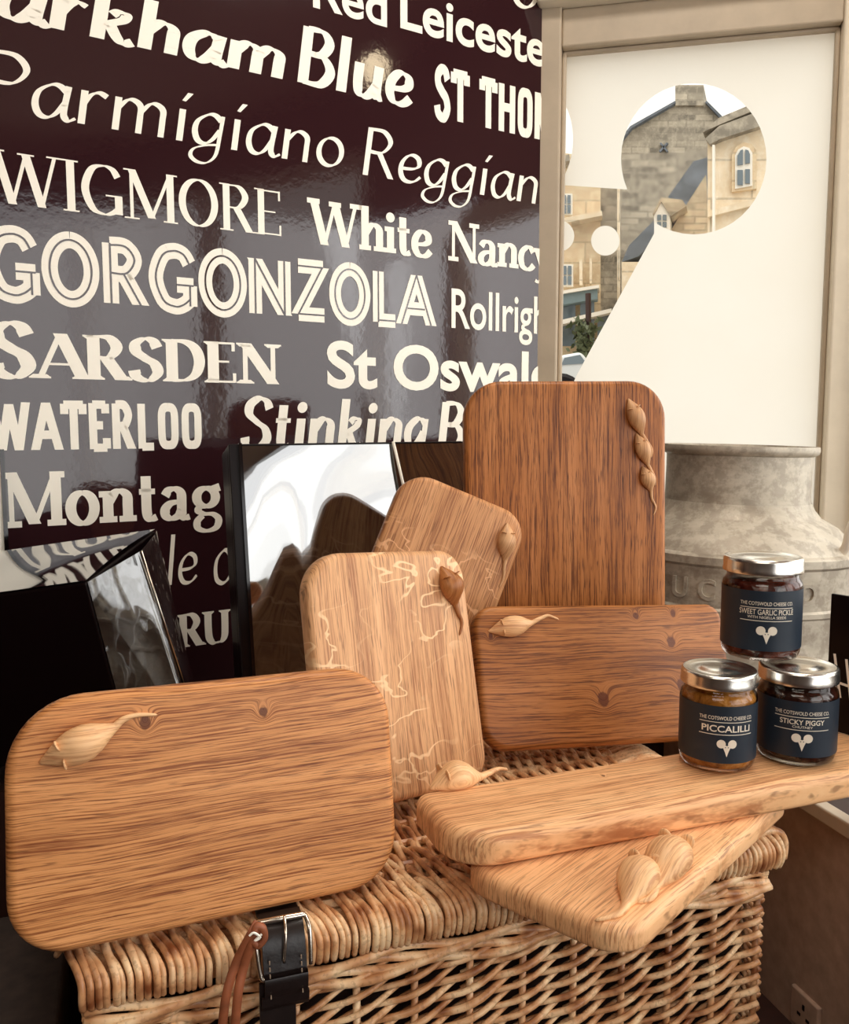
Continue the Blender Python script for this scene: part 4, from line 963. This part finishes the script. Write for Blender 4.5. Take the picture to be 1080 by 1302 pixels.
for j in range(ny_ + 1):
    row = []
    for i in range(nx_ + 1):
        u, v = i / nx_, j / ny_; k = 16 * u * (1 - u) * v * (1 - v)
        row.append(Vector((-w2 / 2 + .016 + (w2 - .019) * u, .003 + (h2 - .006) * v, -.003 - .0088 * 4 * v * (1 - v) * min(1, 6 * u * (1 - u)) - .0034 * math.sin(5.0 * u - 4.6 * v + 2.6) * k ** .5)))
    grid.append(row)
m.rings(grid, cap=False, closed=False); m.build('wrapped_face', M['film_gloss'], gb, smooth=True)
m = MB(); m.box(-w2 / 2 + .012, -w2 / 2 + .016, .0, h2, -.003, .002); m.build('edge_fold', M['black_gloss'], gb)
xv = (M2b.inverted() @ on_plane(505, 590, M2b.translation, M2b.col[2].to_3d())).x
m = MB(); m.tube([(xv - .004, h2 - .001, .0035), (xv + .012, h2 - .11, .007)], .0022, 8); m.build('seam', M['cream_vinyl'], gb, smooth=True)
q1 = dict(P=Vector((-.337, .850, 1.044)), yaw=-.0633, roll=.1493, lean=-.1514, w=.25, h=.19, d=.19)
M1 = lean_frame((q1['P'].x, q1['P'].y, q1['P'].z, q1['yaw'], q1['roll'], q1['lean']))
M1 = M1 @ Matrix.Translation((0, -q1['h'], 0))
gb1 = empty('gift_box', M=M1); tag(gb1, 'black gift box in crinkled clear wrap, tilted, at the left edge behind the front board', 'gift box')
m = MB(); m.box(-q1['w'], 0, 0, q1['h'], -q1['d'], 0); m.build('carton', M['black_card'], gb1, bevel=.003)
m = MB(); H1, D1, W1_ = q1['h'], q1['d'], q1['w']
g2 = []
for j in range(13):
    v = j / 12
    g2.append([Vector((.0015 + (.030 * (1 - abs(u - .52) / .52) ** 1.0 * (.55 + .45 * (1 - v)) if 0 < u < 1 else 0) , H1 * v, -D1 * u)) for u in [i / 20 for i in range(21)]])
ga = [r[:12] for r in g2]; gb_ = [r[11:] for r in g2]
m.rings(ga, cap=False, closed=False); m.build('side_wrap', M['film_flap'], gb1, smooth=True)
m = MB(); m.rings(gb_, cap=False, closed=False); m.build('side_wrap', M['film_wrinkled'], gb1, smooth=False)
m = MB(); g3 = []
for j in range(9):
    v = j / 8
    g3.append([Vector((-W1_ * u, H1 + .002 + .006 * math.sin(math.pi * v) * (.6 + .4 * math.sin(9 * u)), -D1 * v)) for u in [i / 20 for i in range(21)]])
m.rings(g3, cap=False, closed=False); m.build('top_wrap', M['film_gloss'], gb1, smooth=True)
m = MB(); m.tube([(.0325, .0, -D1 * .52), (.0250, H1 * .5, -D1 * .52), (.0185, H1, -D1 * .52)], .0010, 6); m.build('fold_highlight', M['steel'], gb1, smooth=True)  # bright metal line put in as the highlight along the wrap's fold
# ------------------------------------------------------------------ black chalk card on the plank's right end
k0 = on_z(1049, 926, GT); k1 = Vector((.094, -.125, 0)).normalized()
kn_ = Vector((k1.y, -k1.x, 0))
MK = frame(k0, k1, Z, kn_)
ck = empty('chalk_card', M=MK); tag(ck, 'black hand-lettered card at the right edge beside the jars', 'sign')
m = MB(); m.box(0, .12, 0, .136, -.004, 0); m.build('card', M['black_card'], ck, bevel=.001)
m = MB()
def chalk(a, b): 
    P, Q = [MK.inverted() @ on_plane(px, py, k0, kn_) for px, py in (a, b)]
    d = (Q - P).normalized(); nn = Vector((-d.y, d.x, 0)) * .0013; P.z = Q.z = .0006; m.poly([P - nn, Q - nn, Q + nn, P + nn])
chalk((1062, 831), (1069, 887)); chalk((1062, 866), (1090, 876)); chalk((1077, 838), (1084, 905))
m.build('chalk_lettering', M['cream_vinyl'], ck)
# ------------------------------------------------------------------ left edge: framed card, dark crate
pc = on_plane(14, 770, CORN + N_W * .05, N_W)
fc = empty('display_card', M=frame((pc.x, pc.y, SEAT), E_W, Z, N_W)); tag(fc, 'cream display card with a dark rim standing at the far left edge of the picture', 'sign')
hA = on_plane(5, 575, CORN + N_W * .05, N_W).z - SEAT
m = MB(); m.box(-.20, -.005, 0, hA, 0, .004); m.build('card', M['cream_vinyl'], fc)
m = MB(); m.box(-.005, 0, 0, hA + .004, -.004, .008); m.box(-.20, -.005, hA, hA + .004, -.004, .008); m.build('rim', M['black_gloss'], fc)
g0 = on_z(38, 1225, .74); 
gc = empty('storage_crate', M=frame((-.372, .60, LOW), E_L, N_L, Z)); tag(gc, 'charcoal crate standing on the display floor left of the hamper', 'crate')
m = MB(); m.box(-.12, .085, 0, .22, 0, .17); m.build('body', M['crate_grey'], gc, bevel=.004)
m = MB(); m.box(-.123, .088, -.003, .223, .17, .182); m.build('lid', M['crate_grey'], gc, bevel=.004)
# ------------------------------------------------------------------ pendant lamp over the bay (its glow shows in the glossy wall)
lp = Vector((.62, 1.06, 2.085))
pl_ = empty('pendant_lamp', lp); tag(pl_, 'small round pendant lamp over the window bay, mirrored in the glossy wall', 'lamp')
em = NT('lamp_glow'); em.set(Base_Color=(1, .9, .7, 1), Emission_Color=(1, .80, .52, 1), Emission_Strength=14.0)
m = MB(); m.lathe([(.001, -.035)] + [(.035 * math.sin(a * math.pi / 12), -.035 * math.cos(a * math.pi / 12)) for a in range(1, 12)] + [(.001, .035)], 24); m.build('bulb', em.m, pl_, smooth=True)
m = MB(); m.tube([(0, 0, .03), (0, 0, CEIL - lp.z)], .004, 8); m.lathe([(.018, .03), (.018, .06), (.006, .066)], 20); m.build('cord', M['black_card'], pl_)
